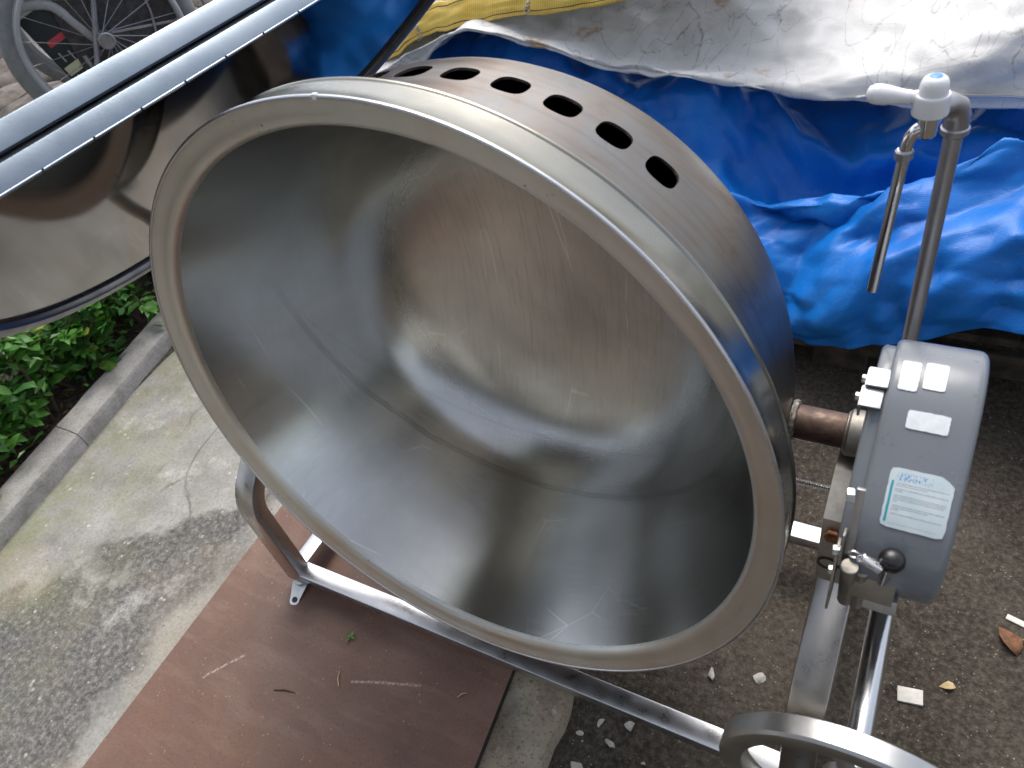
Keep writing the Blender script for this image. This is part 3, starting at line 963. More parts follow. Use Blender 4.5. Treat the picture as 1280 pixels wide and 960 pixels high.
sticker('sticker', .5785, .5975, 80.3, 92.8, 'paper_white', seed=1)['label'] = 'worn white sticker at the top left of the cover'
sticker('sticker', .6015, .6235, 82.1, 93.6, 'paper_white', seed=2)['label'] = 'white sticker at the top right of the cover'
sticker('sticker', .594, .6345, 66.1, 73.3, 'paper_white', seed=3)['label'] = 'wide white sticker in the middle of the cover'
sticker('instruction_label', .590, .6510, 27, 50.2, 'label_print', seed=4, notch=.2)['label'] = 'printed instruction label with blue heading and rows of small type'
for (x_, a_) in ((.5605, 84.5), (.5580, 76.1)):
    bm = bmesh.new()
    c = drum_pt(x_ - .002, a_, -.004)
    rot = Matrix.Rotation(R(90 - a_), 3, 'X')
    box(bm, c, (.022, .026, .003), .001, rot)
    box(bm, c + rot @ Vector((-.0105, 0, -.012)), (.003, .026, .024), .001, rot)
    cp = obj('clip', bm, 'plate_zinc', cover)
    bm = bmesh.new()
    hexnut(bm, c + rot @ Vector((-.012, .004, -.011)), (-1, 0, 0), .005, .005)
    obj('screw', bm, 'plate_zinc', cp)

# worm housing below the drum, worm shaft, handwheel
WX, WZ, WY = .620, .515, -.388
bm = bmesh.new()
box(bm, (.612, -.03, WZ - .02), (.07, .14, .07), .008)
obj('worm_housing', bm, 'old_plate', kettle)
bm = bmesh.new()
cyl(bm, (WX - .005, -.06, WZ), (WX, WY + .01, WZ), .0145, 32)
obj('worm_shaft', bm, 'shaft_chrome', kettle)
bm = bmesh.new()
WR = .141
ring = []
rp = [(WR, -.011), (WR, .009), (WR - .0025, .0125), (WR - .006, .0135), (WR - .022, .0135), (WR - .026, .0115), (WR - .0275, .008), (WR - .0275, -.009), (WR - .024, -.0125), (WR - .004, -.0135)]
lathe(bm, rp, 120, axis_mat((WX, WY, WZ), (0, -1, 0)), close=True)
hw = obj('handwheel', bm, 'wheel_steel', kettle, ang=35)
bm = bmesh.new()
lathe(bm, [(0, -.02), (.028, -.02), (.031, -.017), (.031, .014), (.028, .018), (.013, .018), (.0125, .012), (0, .012)], 40, axis_mat((WX, WY, WZ), (0, -1, 0)))
obj('hub', bm, 'wheel_steel', hw)
for k in range(3):
    a = R(100 + 120 * k)
    bm = bmesh.new()
    tube(bm, [(WX + q * math.cos(a), WY + .006 * math.sin(q * 20), WZ + q * math.sin(a)) for q in (.024, .05, .075, .1, .128)], [.011, .0095, .009, .0095, .011], 14)
    obj('spoke', bm, 'wheel_steel', hw)

# locking lever at the foot of the cover
LY = -.207
rot = Matrix.Rotation(R(-20), 3, 'X')
bm = bmesh.new()
box(bm, (.5675, LY + .012, .742), (.009, .006, .085), .0015, rot)
lv = obj('lock_lever', bm, 'pipe_zinc', kettle)
bm = bmesh.new()
box(bm, (.5565, LY, .660), (.0030, .036, .090), .0006, rot)
box(bm, (.5605, LY - .003, .712), (.0025, .016, .040), .0006, rot)
obj('side_plate', bm, 'old_plate', lv)
for c_, r_ in (((.5595, LY - .002, .702), .0062), ((.5575, LY + .006, .648), .0055), ((.5625, LY + .02, .775), .0085)):
    bm = bmesh.new()
    hexnut(bm, c_, (-1, -.2, 0), r_, .008)
    obj('nut', bm, 'plate_zinc', lv)
bm = bmesh.new()
cyl(bm, (.5715, LY - .006, .683), (.5725, LY + .006, .592), .0088, 18)
cyl(bm, (.5714, LY - .0065, .6845), (.5714, LY - .006, .679), .0098, 18)
cyl(bm, (.584, LY + .001, .672), (.5845, LY + .008, .588), .0085, 18)
obj('hinge_pin', bm, 'old_plate', lv)
bm = bmesh.new()
box(bm, (.5975, LY - .004, .655), (.046, .0030, .044), .0006, rot)
obj('latch_plate', bm, 'old_plate', lv)
bm = bmesh.new()
box(bm, (.6085, LY - .001, .626), (.034, .022, .020), .0015, rot)
obj('clamp_block', bm, 'plate_zinc', lv)
bm = bmesh.new()
p0, p1 = Vector((.5800, LY - .016, .722)), Vector((.6010, LY - .016, .710))
ax = (p1 - p0).normalized(); fx, fy = frame_of(ax)
tube(bm, [p0 + (p1 - p0) * (k / 160) + (fx * math.cos(k * .62) + fy * math.sin(k * .62)) * .0052 for k in range(161)], .0012, 6)
tube(bm, [p0 + Vector((-.0065 + .0058 * math.cos(a), .0, .001 + .0058 * math.sin(a))) for a in (R(360 * k / 20) for k in range(20))], .001, 6, closed=True)
obj('spring', bm, 'chrome', lv)
bm = bmesh.new()
cyl(bm, (.6055, LY + .002, .655), (.6075, LY - .004, .703), .0062, 16)
obj('knob_stem', bm, 'shaft_chrome', lv)
bm = bmesh.new()
lathe(bm, [(0, -.011), (.007, -.011), (.0118, -.008), (.0150, -.0035), (.0158, .002), (.015, .0075), (.0118, .0123), (.007, .015), (0, .0162)], 32, axis_mat((.6095, LY - .007, .716), (.08, -.25, 1)) @ Matrix.Scale(.84, 4))
obj('knob', bm, 'black_plastic', lv)
# long spring between bowl and block
bm = bmesh.new()
tube(bm, [(.42 + .12 * k / 420, -.0 + .0045 * math.cos(k * .55), .532 + .0045 * math.sin(k * .55)) for k in range(421)], .001, 6)
obj('tension_spring', bm, 'chrome', kettle)

# water pipe and tap
PX, PY = .5775, .170
bm = bmesh.new()
cyl(bm, (PX, PY, .46), (PX, PY, 1.018), .0098, 28)
pipe = obj('water_pipe', bm, 'pipe_zinc', kettle)
bm = bmesh.new()
rotp = [Vector((PX, PY, .995)), Vector((PX, PY, 1.012)), Vector((PX - .003, PY - .004, 1.024)), Vector((PX - .010, PY - .012, 1.031)), Vector((PX - .02, PY - .024, 1.033)), Vector((PX - .024, PY - .029, 1.033))]
tube(bm, rotp, [.0132, .0132, .0132, .0132, .0135, .0135], 28)
cyl(bm, (PX, PY, .990), (PX, PY, 1.002), .0148, 28, .003)
obj('elbow', bm, 'pipe_zinc', pipe)
bm = bmesh.new()
box(bm, (PX, .135, .55), (.03, .05, .02), .003)
obj('pipe_clamp', bm, 'old_plate', pipe)
FX, FY, FZ = .5515, .130, 1.036
bm = bmesh.new()
tube(bm, [(PX - .018, PY - .022, 1.032), (FX + .004, FY + .008, 1.024), (FX, FY, 1.020)], [.0085, .009, .009], 24)
cyl(bm, (FX, FY, 1.008), (FX, FY, 1.036), .0105, 28, .003)
tube(bm, catmull([(FX - .003, FY - .002, 1.020), (FX - .009, FY - .004, 1.017), (FX - .0150, FY - .005, 1.006), (FX - .0172, FY - .005, .990)], 6), .0068, 20)
tap = obj('tap', bm, 'chrome', kettle)
bm = bmesh.new()
cyl(bm, (.5343, FY - .005, .982), (.5341, FY - .005, .995), .0098, 8, .002)
obj('spout_nut', bm, 'pipe_zinc', tap)
bm = bmesh.new()
tube(bm, catmull([(.5343, FY - .005, .985), (.5325, FY - .005, .95), (.5285, FY - .004, .88), (.5235, FY - .003, .795)], 8), .0066, 22)
obj('spout', bm, 'chrome', tap)
bm = bmesh.new()
K = .70
lathe(bm, [(r_ * K, h_ * K) for r_, h_ in [(0, -.012), (.0255, -.012), (.0262, -.009), (.0245, .013), (.0248, .0165), (.0236, .0185), (.0205, .0187), (.0203, .026), (.0192, .034), (.0165, .0405), (.012, .0440), (.009, .0446), (0, .0446)]], 40, Matrix.Translation((FX, FY, FZ + .008)))
ld = Vector((-1, -.05, .10)).normalized()
lathe(bm, [(r_ * .74, h_ * .84) for r_, h_ in [(0, 0), (.0085, 0), (.0085, .010), (.0098, .011), (.0098, .014), (.0088, .0145), (.0088, .017), (.0098, .0175), (.0098, .021), (.0095, .022), (.011, .032), (.0135, .044), (.0145, .054), (.0135, .061), (.010, .066), (.005, .0685), (0, .069)]], 32, axis_mat(Vector((FX - .006, FY, FZ + .0150)), ld))
hd_ = obj('handle', bm, 'white_plastic', tap)
bm = bmesh.new()
lathe(bm, [(r_ * K, h_ * K) for r_, h_ in [(0, .0458), (.008, .0456), (.0092, .0448), (.0092, .044), (0, .044)]], 28, Matrix.Translation((FX, FY, FZ + .008)))
obj('cold_cap', bm, 'blue_cap', hd_)

# ------------------------------------------------------------------ folded lid standing over the far left of the bowl
lid = empty('kettle_lid', (-.62, .02, .60))
lid['world_parts'] = 1
tag(lid, 'polished half-round steel lid with folded straight edge, leaning behind the bowl on the left', 'lid')

LA = Vector((-.252, -.383, 1.18))
lu = Vector((.0834, .9965, 0)).normalized()
lside = lu.cross(Vector((0, 0, -1)))
lw = (math.cos(R(48)) * Vector((0, 0, -1)) + math.sin(R(48)) * lside).normalized()
ln = lu.cross(lw).normalized()                 # towards the bowl side
if ln.dot(CAM - LA) < 0: ln = -ln
LR, LC = .566, .413
def lid_pt(a, r, k): return LA + lu * (LC + r * math.cos(a)) + lw * (r * math.sin(a)) + ln * k
def half_shell(k0, k1, mat_face, name):
    """half disc of sheet with a thickness from k0 (near face) to k1"""
    bm = bmesh.new()
    rad = [0.0, .12, .24, .36, .46, .54, .5655]
    na_ = 64
    for kk in (k0, k1):
        c = bm.verts.new(lid_pt(0, 0, kk))
        prev_ = None
        for r_ in rad[1:]:
            ring_ = [bm.verts.new(lid_pt(math.pi * i / na_, r_, kk)) for i in range(na_ + 1)]
            if prev_ is None:
                for i in range(na_): bm.faces.new((c, ring_[i], ring_[i + 1]))
            else:
                for i in range(na_): bm.faces.new((prev_[i], prev_[i + 1], ring_[i + 1], ring_[i]))
            prev_ = ring_
        if kk == k0: first = prev_
    for i in range(na_): bm.faces.new((first[i], first[i + 1], prev_[i + 1], prev_[i]))
    return obj(name, bm, mat_face, lid, smooth=False)
half_shell(0, -.004, 'lid_mirror', 'mirror_panel')
half_shell(-.056, -.060, 'lid_edge', 'folded_panel')
def strip(k0, k1, name):
    bm = bmesh.new()
    a, b = LA + lu * (LC - LR), LA + lu * (LC + LR)
    mid_ = -lw * .0015
    c = (a + b) / 2 + ln * ((k0 + k1) / 2) + mid_
    rot = Matrix((lu, ln, lw)).transposed()
    box(bm, c, (2 * LR, abs(k1 - k0), .006), .0012, rot)
    return obj(name, bm, 'lid_edge', lid)
strip(.001, -.025, 'edge_strip')
strip(-.034, -.0625, 'edge_strip')
bm = bmesh.new()
rot = Matrix((lu, ln, lw)).transposed()
box(bm, LA + lu * LC + ln * -.0295 + lw * .012, (2 * LR - .01, .0085, .012), 0, rot)  # dark filler put in where only a shaded gap parts the strips
obj('gap_filler', bm, 'dark_rim', lid, smooth=False)
# piano hinge knuckles along the near edge
for k in range(17):
    bm = bmesh.new()
    a = LA + lu * (LC - LR + .004 + k * .0666)
    cyl(bm, a + ln * .0022 - lw * .003, a + lu * .0645 + ln * .0022 - lw * .003, .0018, 10)
    obj('hinge_knuckle', bm, 'lid_edge', lid)
# rolled rim round the arc
bm = bmesh.new()
pf = [(.5655, .010), (.5715, .008), (.574, .002), (.574, -.022), (.571, -.027), (.5655, -.027), (.5655, -.020), (.5655, -.006), (.549, -.0025), (.549, .0045), (.552, .0095)]
rows = []
for i in range(97):
    a = math.pi * i / 96
    rows.append([bm.verts.new(lid_pt(a, r_, k_)) for r_, k_ in pf])
for A, B in zip(rows, rows[1:]):
    for j in range(len(pf)): bm.faces.new((A[j], A[(j + 1) % len(pf)], B[(j + 1) % len(pf)], B[j]))
bm.faces.new(rows[0]); bm.faces.new(rows[-1])
obj('rim', bm, 'dark_rim', lid, ang=50)
bm = bmesh.new()
q = lid_pt(math.pi / 2, .50, -.062)
tube(bm, [(-.60, .03, .50), (-.640, .03, .62), (q.x - .05, .03, q.z - .12), tuple(q)], .014, 14)
obj('support_arm', bm, 'leg_steel', lid)

# ------------------------------------------------------------------ tarpaulins over the pile behind
def facet(x, y, cell, seed):
    # flat triangles with sharp creases between them, as stiff sheeting folds
    x, y = x / cell, y / cell
    s_ = (x + y) * .366
    i, j = math.floor(x + s_), math.floor(y + s_)
    u_, v_ = x + s_ - i, y + s_ - j
    h_ = lambda a, b: noise.cell(Vector((a + .5, b + .5, seed + .5)))
    if u_ > v_: return (1 - u_) * h_(i, j) + (u_ - v_) * h_(i + 1, j) + v_ * h_(i + 1, j + 1) - .5
    return (1 - v_) * h_(i, j) + (v_ - u_) * h_(i, j + 1) + u_ * h_(i + 1, j + 1) - .5
def drape(name, cols, x0, x1, nx, per, mat, amp, seed, uvscale=1.0, parent=None, ridge=.4):
    """cols: list of (x, [(y,z),...]); smooth sheet through the profiles with wrinkles"""
    bm = bmesh.new()
    uvl = bm.loops.layers.uv.new('UVMap')
    m_ = len(cols[0][1])
    xs_ = [c[0] for c in cols]
    grid = []
    for i in range(nx + 1):
        x = lerp(x0, x1, i / nx)
        key = [(x, interp(xs_, [c[1][k][0] for c in cols], x), interp(xs_, [c[1][k][1] for c in cols], x)) for k in range(m_)]
        pts = catmull(key, per)
        grid.append(pts)
    V = []
    uvs = {}
    nrow = len(grid[0])
    for i in range(nx + 1):
        row = []
        s_ = 0
        for j in range(nrow):
            p = grid[i][j]
            a = grid[min(i + 1, nx)][j] - grid[max(i - 1, 0)][j]
            b = grid[i][min(j + 1, nrow - 1)] - grid[i][max(j - 1, 0)]
            nrm = a.cross(b)
            if nrm.length > 1e-9: nrm.normalize()
            if j: s_ += (p - grid[i][j - 1]).length
            q = Vector((p.x * 1.0, s_ * 1.0, seed))
            wx_, wy_ = q.x + .03 * noise.noise(q * 5), q.y + .03 * noise.noise(q * 5 + Vector((9, 0, 0)))
            w = .45 * noise.noise(q * 2.2) + ridge * (1.1 * facet(wx_ + wy_ * .4, wy_ - wx_ * .5, .30, seed) + .62 * facet(wx_ - wy_ * .3, wy_ + wx_ * .25, .13, seed + 5) + .24 * facet(wx_, wy_, .055, seed + 11)) + .02 * noise.noise(q * 33)
            vtx = bm.verts.new(p + nrm * amp * w)
            uvs[vtx] = (p.x * uvscale, s_ * uvscale)
            row.append(vtx)
        V.append(row)
    for i in range(nx):
        for j in range(nrow - 1): bm.faces.new((V[i][j], V[i + 1][j], V[i + 1][j + 1], V[i][j + 1]))
    for f_ in bm.faces:
        for l in f_.loops: l[uvl].uv = uvs[l.vert]
    o = obj(name, bm, mat, parent, ang=180)
    sm = o.modifiers.new('thickness', 'SOLIDIFY')
    sm.thickness = .003
    return o
blue_cols = [
    (-1.75, [(.95, .02), (.97, .15), (1.02, .3), (1.12, .42), (1.2, .46), (1.3, .5), (1.6, .52)]),
    (-1.0, [(.84, .05), (.88, .2), (.95, .31), (1.07, .41), (1.18, .49), (1.29, .58), (1.6, .60)]),
    (-.5, [(.80, .06), (.84, .22), (.92, .33), (1.04, .43), (1.16, .52), (1.28, .60), (1.6, .60)]),
    (-.12, [(.76, .06), (.80, .22), (.89, .34), (1.00, .41), (1.13, .44), (1.27, .52), (1.6, .56)]),
    (.10, [(.72, .06), (.755, .20), (.86, .33), (1.00, .392), (1.12, .315), (1.27, .44), (1.6, .53)]),
    (.34, [(.70, .105), (.735, .24), (.85, .38), (1.00, .452), (1.12, .255), (1.27, .37), (1.6, .50)]),
    (.52, [(.70, .18), (.74, .31), (.86, .44), (1.01, .51), (1.13, .30), (1.27, .38), (1.6, .49)]),
    (.72, [(.70, .265), (.745, .38), (.87, .50), (1.02, .575), (1.14, .42), (1.27, .43), (1.6, .50)]),
    (1.2, [(.70, .33), (.76, .45), (.88, .56), (1.03, .63), (1.15, .56), (1.27, .52), (1.6, .54)]),
    (1.9, [(.70, .33), (.76, .46), (.88, .57), (1.03, .64), (1.15, .58), (1.27, .54), (1.6, .54)])]
bt = drape('blue_tarpaulin', blue_cols, -1.75, 1.9, 330, 26, 'blue_tarp', .062, 1, ridge=1.0)
tag(bt, 'wrinkled blue tarpaulin draped over the pile behind the kettle', 'tarpaulin')
we = lambda z0, top, g: [(1.180, z0 - .004), (1.174, z0 + .006), (1.182, z0 + .022), (1.22, lerp(z0 + .03, top, .6)), (1.28, top), (1.36, top + g * .3), (1.55, top + g), (2.0, top + g + .10), (2.7, top + g + .2)]
white_cols = [(-1.75, we(.44, .50, .04)), (-1.3, we(.50, .56, .05)), (-1.02, we(.573, .615, .05)), (-.735, we(.69, .715, .03)), (-.5, we(.637, .67, .05)), (-.31, we(.582, .605, .07)), (-.10, we(.56, .575, .09)),
              (.107, we(.533, .565, .08)), (.3, we(.506, .575, .07)), (.48, we(.492, .60, .05)), (.69, we(.51, .675, .02)), (1.2, we(.55, .74, .0)), (1.9, we(.58, .76, .0))]
wt = drape('white_tarpaulin', white_cols, -1.75, 1.9, 300, 16, 'white_tarp', .024, 7, ridge=1.0)
tag(wt, 'dirty white tarpaulin with cracked creases lying on top of the blue one', 'tarpaulin')
# the second pale sheet with its yellow webbing edge
ye = [(-1.30, .50), (-1.146, .575), (-1.06, .60), (-1.0, .638), (-.93, .662), (-.866, .678), (-.75, .695), (-.606, .714), (-.45, .722), (-.30, .74), (.1, .80)]
sheet = empty('hemmed_tarpaulin', (-.7, 1.3, .68))
tag(sheet, 'pale tarpaulin edge with a yellow stitched hem, lying over the white tarpaulin', 'tarpaulin')
yx, yz = [a for a, b in ye], [b for a, b in ye]
def ye_y(x): return 1.262 + .010 * noise.noise((x * 11, 3, 3)) + .05 * max(0, x + .45)
hem_cols, pale_cols = [], []
for k in range(41):
    x = lerp(-1.3, .1, k / 40)
    z = interp(yx, yz, x) + .007 * noise.noise((x * 16, 1, 9))
    y = ye_y(x)
    hem_cols.append((x, [(y - .012, z - .010), (y - .004, z + .014), (y + .012, z + .040), (y + .030, z + .060)]))
    pale_cols.append((x, [(y + .028, z + .056), (y + .10, z + .105), (y + .3, z + .16), (y + .8, z + .21)]))
def hem_sheet(name, cols, mat, per, thick, amp):
    bm = bmesh.new()
    uvl = bm.loops.layers.uv.new('UVMap')
    rows, uvs = [], {}
    fine_ = []
    for (xa, ka), (xb, kb) in zip(cols, cols[1:]):
        for t in (0, .5): fine_.append((lerp(xa, xb, t), [(lerp(a[0], b[0], t), lerp(a[1], b[1], t)) for a, b in zip(ka, kb)]))
    fine_.append(cols[-1])
    for x, key in fine_:
        pts = catmull([(x, a, b) for a, b in key], per)
        row = []
        for j, p in enumerate(pts):
            q = bm.verts.new(p + Vector((0, -.7, .7)) * amp * noise.noise((x * 13, j * .6, 2)))
            uvs[q] = (x, j / (len(pts) - 1))
            row.append(q)
        rows.append(row)
    for A, B in zip(rows, rows[1:]):
        for j in range(len(A) - 1): bm.faces.new((A[j], B[j], B[j + 1], A[j + 1]))
    for f_ in bm.faces:
        for l in f_.loops: l[uvl].uv = uvs[l.vert]
    o = obj(name, bm, mat, sheet, ang=180)
    o.matrix_parent_inverse = Matrix.Translation((.7, -1.3, -.68))
    sm = o.modifiers.new('thickness', 'SOLIDIFY'); sm.thickness = thick
    return o
hem_sheet('hem', hem_cols, 'yellow_hem', 5, .004, .004)
hem_sheet('sheet', pale_cols, 'white_tarp', 5, .003, .01)
for x in (-.955, -.555):
    bm = bmesh.new()
    z = interp(yx, yz, x); y = ye_y(x) - .004
    rr = random.Random(int(x * 100))
    for k in range(5):
        p = Vector((x, y, z + .022))
        pts = [p]
        for j in range(6):
            p = p + Vector((rr.uniform(-.008, .008), rr.uniform(-.005, .001), rr.uniform(-.013, .006)))
            pts.append(p)
        tube(bm, catmull(pts, 4), .0016, 6)
    bmesh.ops.create_icosphere(bm, subdivisions=2, radius=.006, matrix=Matrix.Translation((x, y, z + .02)))
    tie = obj('eyelet_tie', bm, 'rope', sheet)
    tie.matrix_parent_inverse = Matrix.Translation((.7, -1.3, -.68))

# the dark pile that carries the tarpaulins: a pallet with planks, half seen below the hem
pal = empty('wooden_pallet', (.4, 1.2, 0))
tag(pal, 'dark loaded wooden pallet in the shadow under the blue tarpaulin', 'pallet')
def pbox(name, c, s):
    bm = bmesh.new()
    box(bm, c, s, .004)
    o = obj(name, bm, 'dark_wood', pal, smooth=False)
    o.matrix_parent_inverse = Matrix.Translation((-.4, -1.2, 0))
for k, y in enumerate((.86, 1.15, 1.45)):
    for x in (-.75, .05, .42, 1.2): pbox('block', (x, y, .055), (.13, .10, .15))
    pbox('plank', (.2, y, .145), (2.4, .10, .022))
for k in range(9): pbox('plank', (-.85 + k * .26, 1.15, .17), (.14, .74, .022))
pbox('front_board', (.25, .815, .075), (2.2, .022, .07))
# bulk under the tarpaulins
for c, s in (((-1.1, 1.42, .26), (.8, .4, .15)), ((-.38, 1.45, .26), (.6, .36, .15)), ((.3, 1.52, .25), (.5, .36, .12)), ((.8, 1.52, .27), (.45, .36, .14)), ((1.4, 1.42, .28), (.5, .4, .18))):
    bm = bmesh.new()
    box(bm, c, s, .01)
    o = obj('strapped_load', bm, 'dark_wood', pal, smooth=False)
    o.matrix_parent_inverse = Matrix.Translation((-.4, -1.2, 0))

# ------------------------------------------------------------------ unseen house and tree added behind the viewer to shape the steel's reflections
house = empty('house', (0, -4.6, 0)); house['world_parts'] = 1
tag(house, 'unseen plastered house added behind the viewer for reflections in the steel', 'house')
def hbox(name, c, s_, mat, par=None, bev=.004):
    bm = bmesh.new()
    box(bm, c, s_, bev)
    return obj(name, bm, mat, par or house, smooth=False)
hbox('wall', (0, -5.2, 1.35), (11, 1.2, 2.7), 'wall_plaster')
hbox('roof', (0, -4.9, 2.80), (11.6, 2.4, .18), 'dark_wood')
for x in (-3.2, 1.9):
    hbox('window', (x, -4.58, 1.45), (1.3, .06, 1.1), 'tile_white')
    hbox('pane', (x - .31, -4.545, 1.45), (.56, .012, .98), 'black_plastic')
    hbox('pane', (x + .31, -4.545, 1.45), (.56, .012, .98), 'black_plastic')
hbox('door', (-.6, -4.57, 1.0), (.9, .07, 2.0), 'dark_wood')
tree = empty('unseen_tree', (-1.9, -2.3, 0)); tree['world_parts'] = 1
tag(tree, 'unseen tree added above and behind the viewer for a dark reflection in the bowl', 'tree')
rr = random.Random(77)
bm = bmesh.new()
tube(bm, catmull([(-1.9, -2.3, -.1), (-1.87, -2.25, .8), (-1.7, -2.0, 1.7), (-1.45, -1.6, 2.5)], 8), [lerp(.11, .06, i / 24) for i in range(25)], 14)
obj('trunk', bm, 'bark', tree)
clumps = []
for k in range(11):
    c = Vector((-.95 + rr.uniform(-.42, .42), -.95 + rr.uniform(-.5, .35), 3.15 + rr.uniform(-.3, .5)))
    clumps.append((c, rr.uniform(.18, .32)))
    bm = bmesh.new()
    tube(bm, catmull([(-1.5, -1.68, 2.4), Vector((-1.4, -1.5, 2.6)).lerp(c, .5), c], 6), [lerp(.04, .008, i / 12) for i in range(13)], 8)
    obj('limb', bm, 'bark', tree)
vs_, fs_ = [], []
for c, r_ in clumps:
    for _ in range(420):
        dv = Vector((rr.gauss(0, 1), rr.gauss(0, 1), rr.gauss(0, .7))).normalized()
        p = c + dv * r_ * rr.random() ** .45
        a = Vector((rr.gauss(0, 1), rr.gauss(0, 1), rr.gauss(0, .5))).normalized() * rr.uniform(.03, .055)
        b_ = a.cross(Vector((rr.gauss(0, .4), rr.gauss(0, .4), 1))).normalized() * a.length * .5
        i0 = len(vs_)
        vs_ += [tuple(p - a), tuple(p + b_), tuple(p + a), tuple(p - b_)]
        fs_.append((i0, i0 + 1, i0 + 2, i0 + 3))
me = bpy.data.meshes.new('crown'); me.from_pydata(vs_, [], fs_); me.materials.append(M['leaf'])
o = link(bpy.data.objects.new('crown', me), tree); o.matrix_parent_inverse = Matrix.Translation(-tree.location)
o['kind'] = 'stuff'

# ------------------------------------------------------------------ hedge shrubs: every leaf its own piece
def leaf_mesh(i):
    rr = random.Random(i)
    bm = bmesh.new()
    L_, W_ = 1.0, .46 + .08 * rr.random()
    st = [0, .12, .3, .5, .7, .87, 1.0]
    wd = [.04, .55, .92, 1.0, .78, .42, .02]
    cur = rr.uniform(-.28, -.05)
    rows = []
    for s_, w_ in zip(st, wd):
        zc = cur * s_ * s_ + .05 * math.sin(s_ * 7 + i)
        rows.append([bm.verts.new((sx * w_ * W_ / 2, s_ * L_, zc + (.10 * w_ if sx else 0) + .02 * rr.uniform(-1, 1))) for sx in (-1, 0, 1)])
    for A, B in zip(rows, rows[1:]):
        for k in range(2): bm.faces.new((A[k], A[k + 1], B[k + 1], B[k]))
    me = bpy.data.meshes.new('leaf')
    bm.to_mesh(me); bm.free()
    me.shade_smooth()
    me.materials.append(M['leaf'])
    return me
LEAVES = [leaf_mesh(i) for i in range(6)]
shrub_labels = [
    'green shrub at the near end of the front hedge row, at the left picture edge',
    'green shrub second from the near end of the front hedge row',
    'green shrub third from the near end of the front hedge row',
    'green shrub fourth from the near end of the front hedge row',
    'green shrub at the far end of the front row, next to the bowl rim',
    'green shrub at the near end of the back hedge row, left picture edge',
    'green shrub second from the near end of the back hedge row',
    'green shrub third from the near end of the back hedge row, below the lid',
    'green shrub at the far end of the back hedge row, behind the lid']
spots = [(-1.84, -.52, .26), (-1.87, -.31, .30), (-1.91, -.10, .32), (-1.95, .12, .33), (-2.00, .35, .33), (-2.10, -.42, .40), (-2.14, -.14, .44), (-2.18, .12, .46), (-2.24, .38, .46)]
for si, (sx, sy, sh_) in enumerate(spots):
    rr = random.Random(40 + si)
    sb = empty('hedge_shrub', (sx + .12, sy, .0))
    tag(sb, shrub_labels[si], 'shrub', 'hedge shrubs along the kerb')
    tips = []
    base = Vector((sx + .12, sy, .0))
    for k in range(9):
        bm = bmesh.new()
        a = rr.uniform(0, 6.28)
        reach = rr.uniform(.04, .20)
        p0 = Vector((.03 * math.cos(a), .05 * math.sin(a), -.02))
        p2 = Vector((reach * math.cos(a) * .8 + .0, reach * math.sin(a) * 1.15, sh_ * rr.uniform(.55, 1.0)))
        p1 = p0.lerp(p2, .5) + Vector((rr.uniform(-.04, .04), rr.uniform(-.04, .04), .04))
        pts = catmull([p0, p1, p2], 6)
        tube(bm, pts, [lerp(.008, .0025, i / (len(pts) - 1)) for i in range(len(pts))], 7)
        obj('stem', bm, 'bark', sb)
        for t in range(4, len(pts)):
            tips.append((pts[t], (pts[t] - pts[t - 1]).normalized()))
        for q in range(5):               # side twigs
            i0 = rr.randrange(3, len(pts) - 1)
            dirv = Vector((rr.uniform(-1, 1), rr.uniform(-1, 1), rr.uniform(-.15, .7))).normalized()
            L_ = rr.uniform(.06, .16)
            tw = [pts[i0], pts[i0] + dirv * L_ * .5 + Vector((0, 0, .01)), pts[i0] + dirv * L_]
            for f_ in (.35, .6, .8, 1.0): tips.append((pts[i0] + dirv * L_ * f_, dirv))
            if q < 3:
                bm = bmesh.new()
                tube(bm, tw, [.0032, .0024, .0014], 5)
                obj('twig', bm, 'bark', sb)
    rr.shuffle(tips)
    cnt = 0
    for p, dv in tips:
        for s_ in (1, -1):
            if cnt >= 298: break
            az = rr.uniform(0, 6.28)
            out = Vector((math.cos(az), math.sin(az), rr.uniform(-.25, .45))) + dv * .5 + Vector((.35, -.15, .1))
            out.normalize()
            z_ = Vector((rr.uniform(-.4, .5), rr.uniform(-.5, .3), 1)).normalized()
            x_ = out.cross(z_).normalized(); z_ = x_.cross(out)
            sc = rr.uniform(.044, .076)
            o = bpy.data.objects.new('leaf', LEAVES[rr.randrange(6)])
            o.matrix_local = Matrix(((x_.x * sc, out.x * sc, z_.x * sc, p.x), (x_.y * sc, out.y * sc, z_.y * sc, p.y), (x_.z * sc, out.z * sc, z_.z * sc, p.z), (0, 0, 0, 1)))
            o.parent = sb
            COL.objects.link(o)
            cnt += 1
    # the smaller leaves deeper in the shrub, too many to count
    vs_, fs_ = [], []
    for _ in range(520):
        p, dv = tips[rr.randrange(len(tips))]
        p = p + Vector((rr.gauss(0, .035), rr.gauss(0, .035), rr.gauss(-.015, .035)))
        if p.z < .03: continue
        a = Vector((rr.gauss(0, 1) + .4, rr.gauss(0, 1) - .2, rr.gauss(.1, .5))).normalized() * rr.uniform(.015, .026)
        b_ = a.cross(Vector((rr.gauss(0, .4), rr.gauss(0, .4), 1))).normalized() * a.length * .46
        up_ = Vector((0, 0, .004))
        i0 = len(vs_)
        vs_ += [tuple(p - a), tuple(p - a * .2 + b_ + up_), tuple(p + a), tuple(p - a * .2 - b_ + up_), tuple(p)]
        fs_ += [(i0, i0 + 1, i0 + 4), (i0 + 1, i0 + 2, i0 + 4), (i0 + 2, i0 + 3, i0 + 4), (i0 + 3, i0, i0 + 4)]
    me = bpy.data.meshes.new('foliage'); me.from_pydata(vs_, [], fs_); me.materials.append(M['leaf'])
    o = link(bpy.data.objects.new('foliage', me), sb)
    o['kind'] = 'stuff'

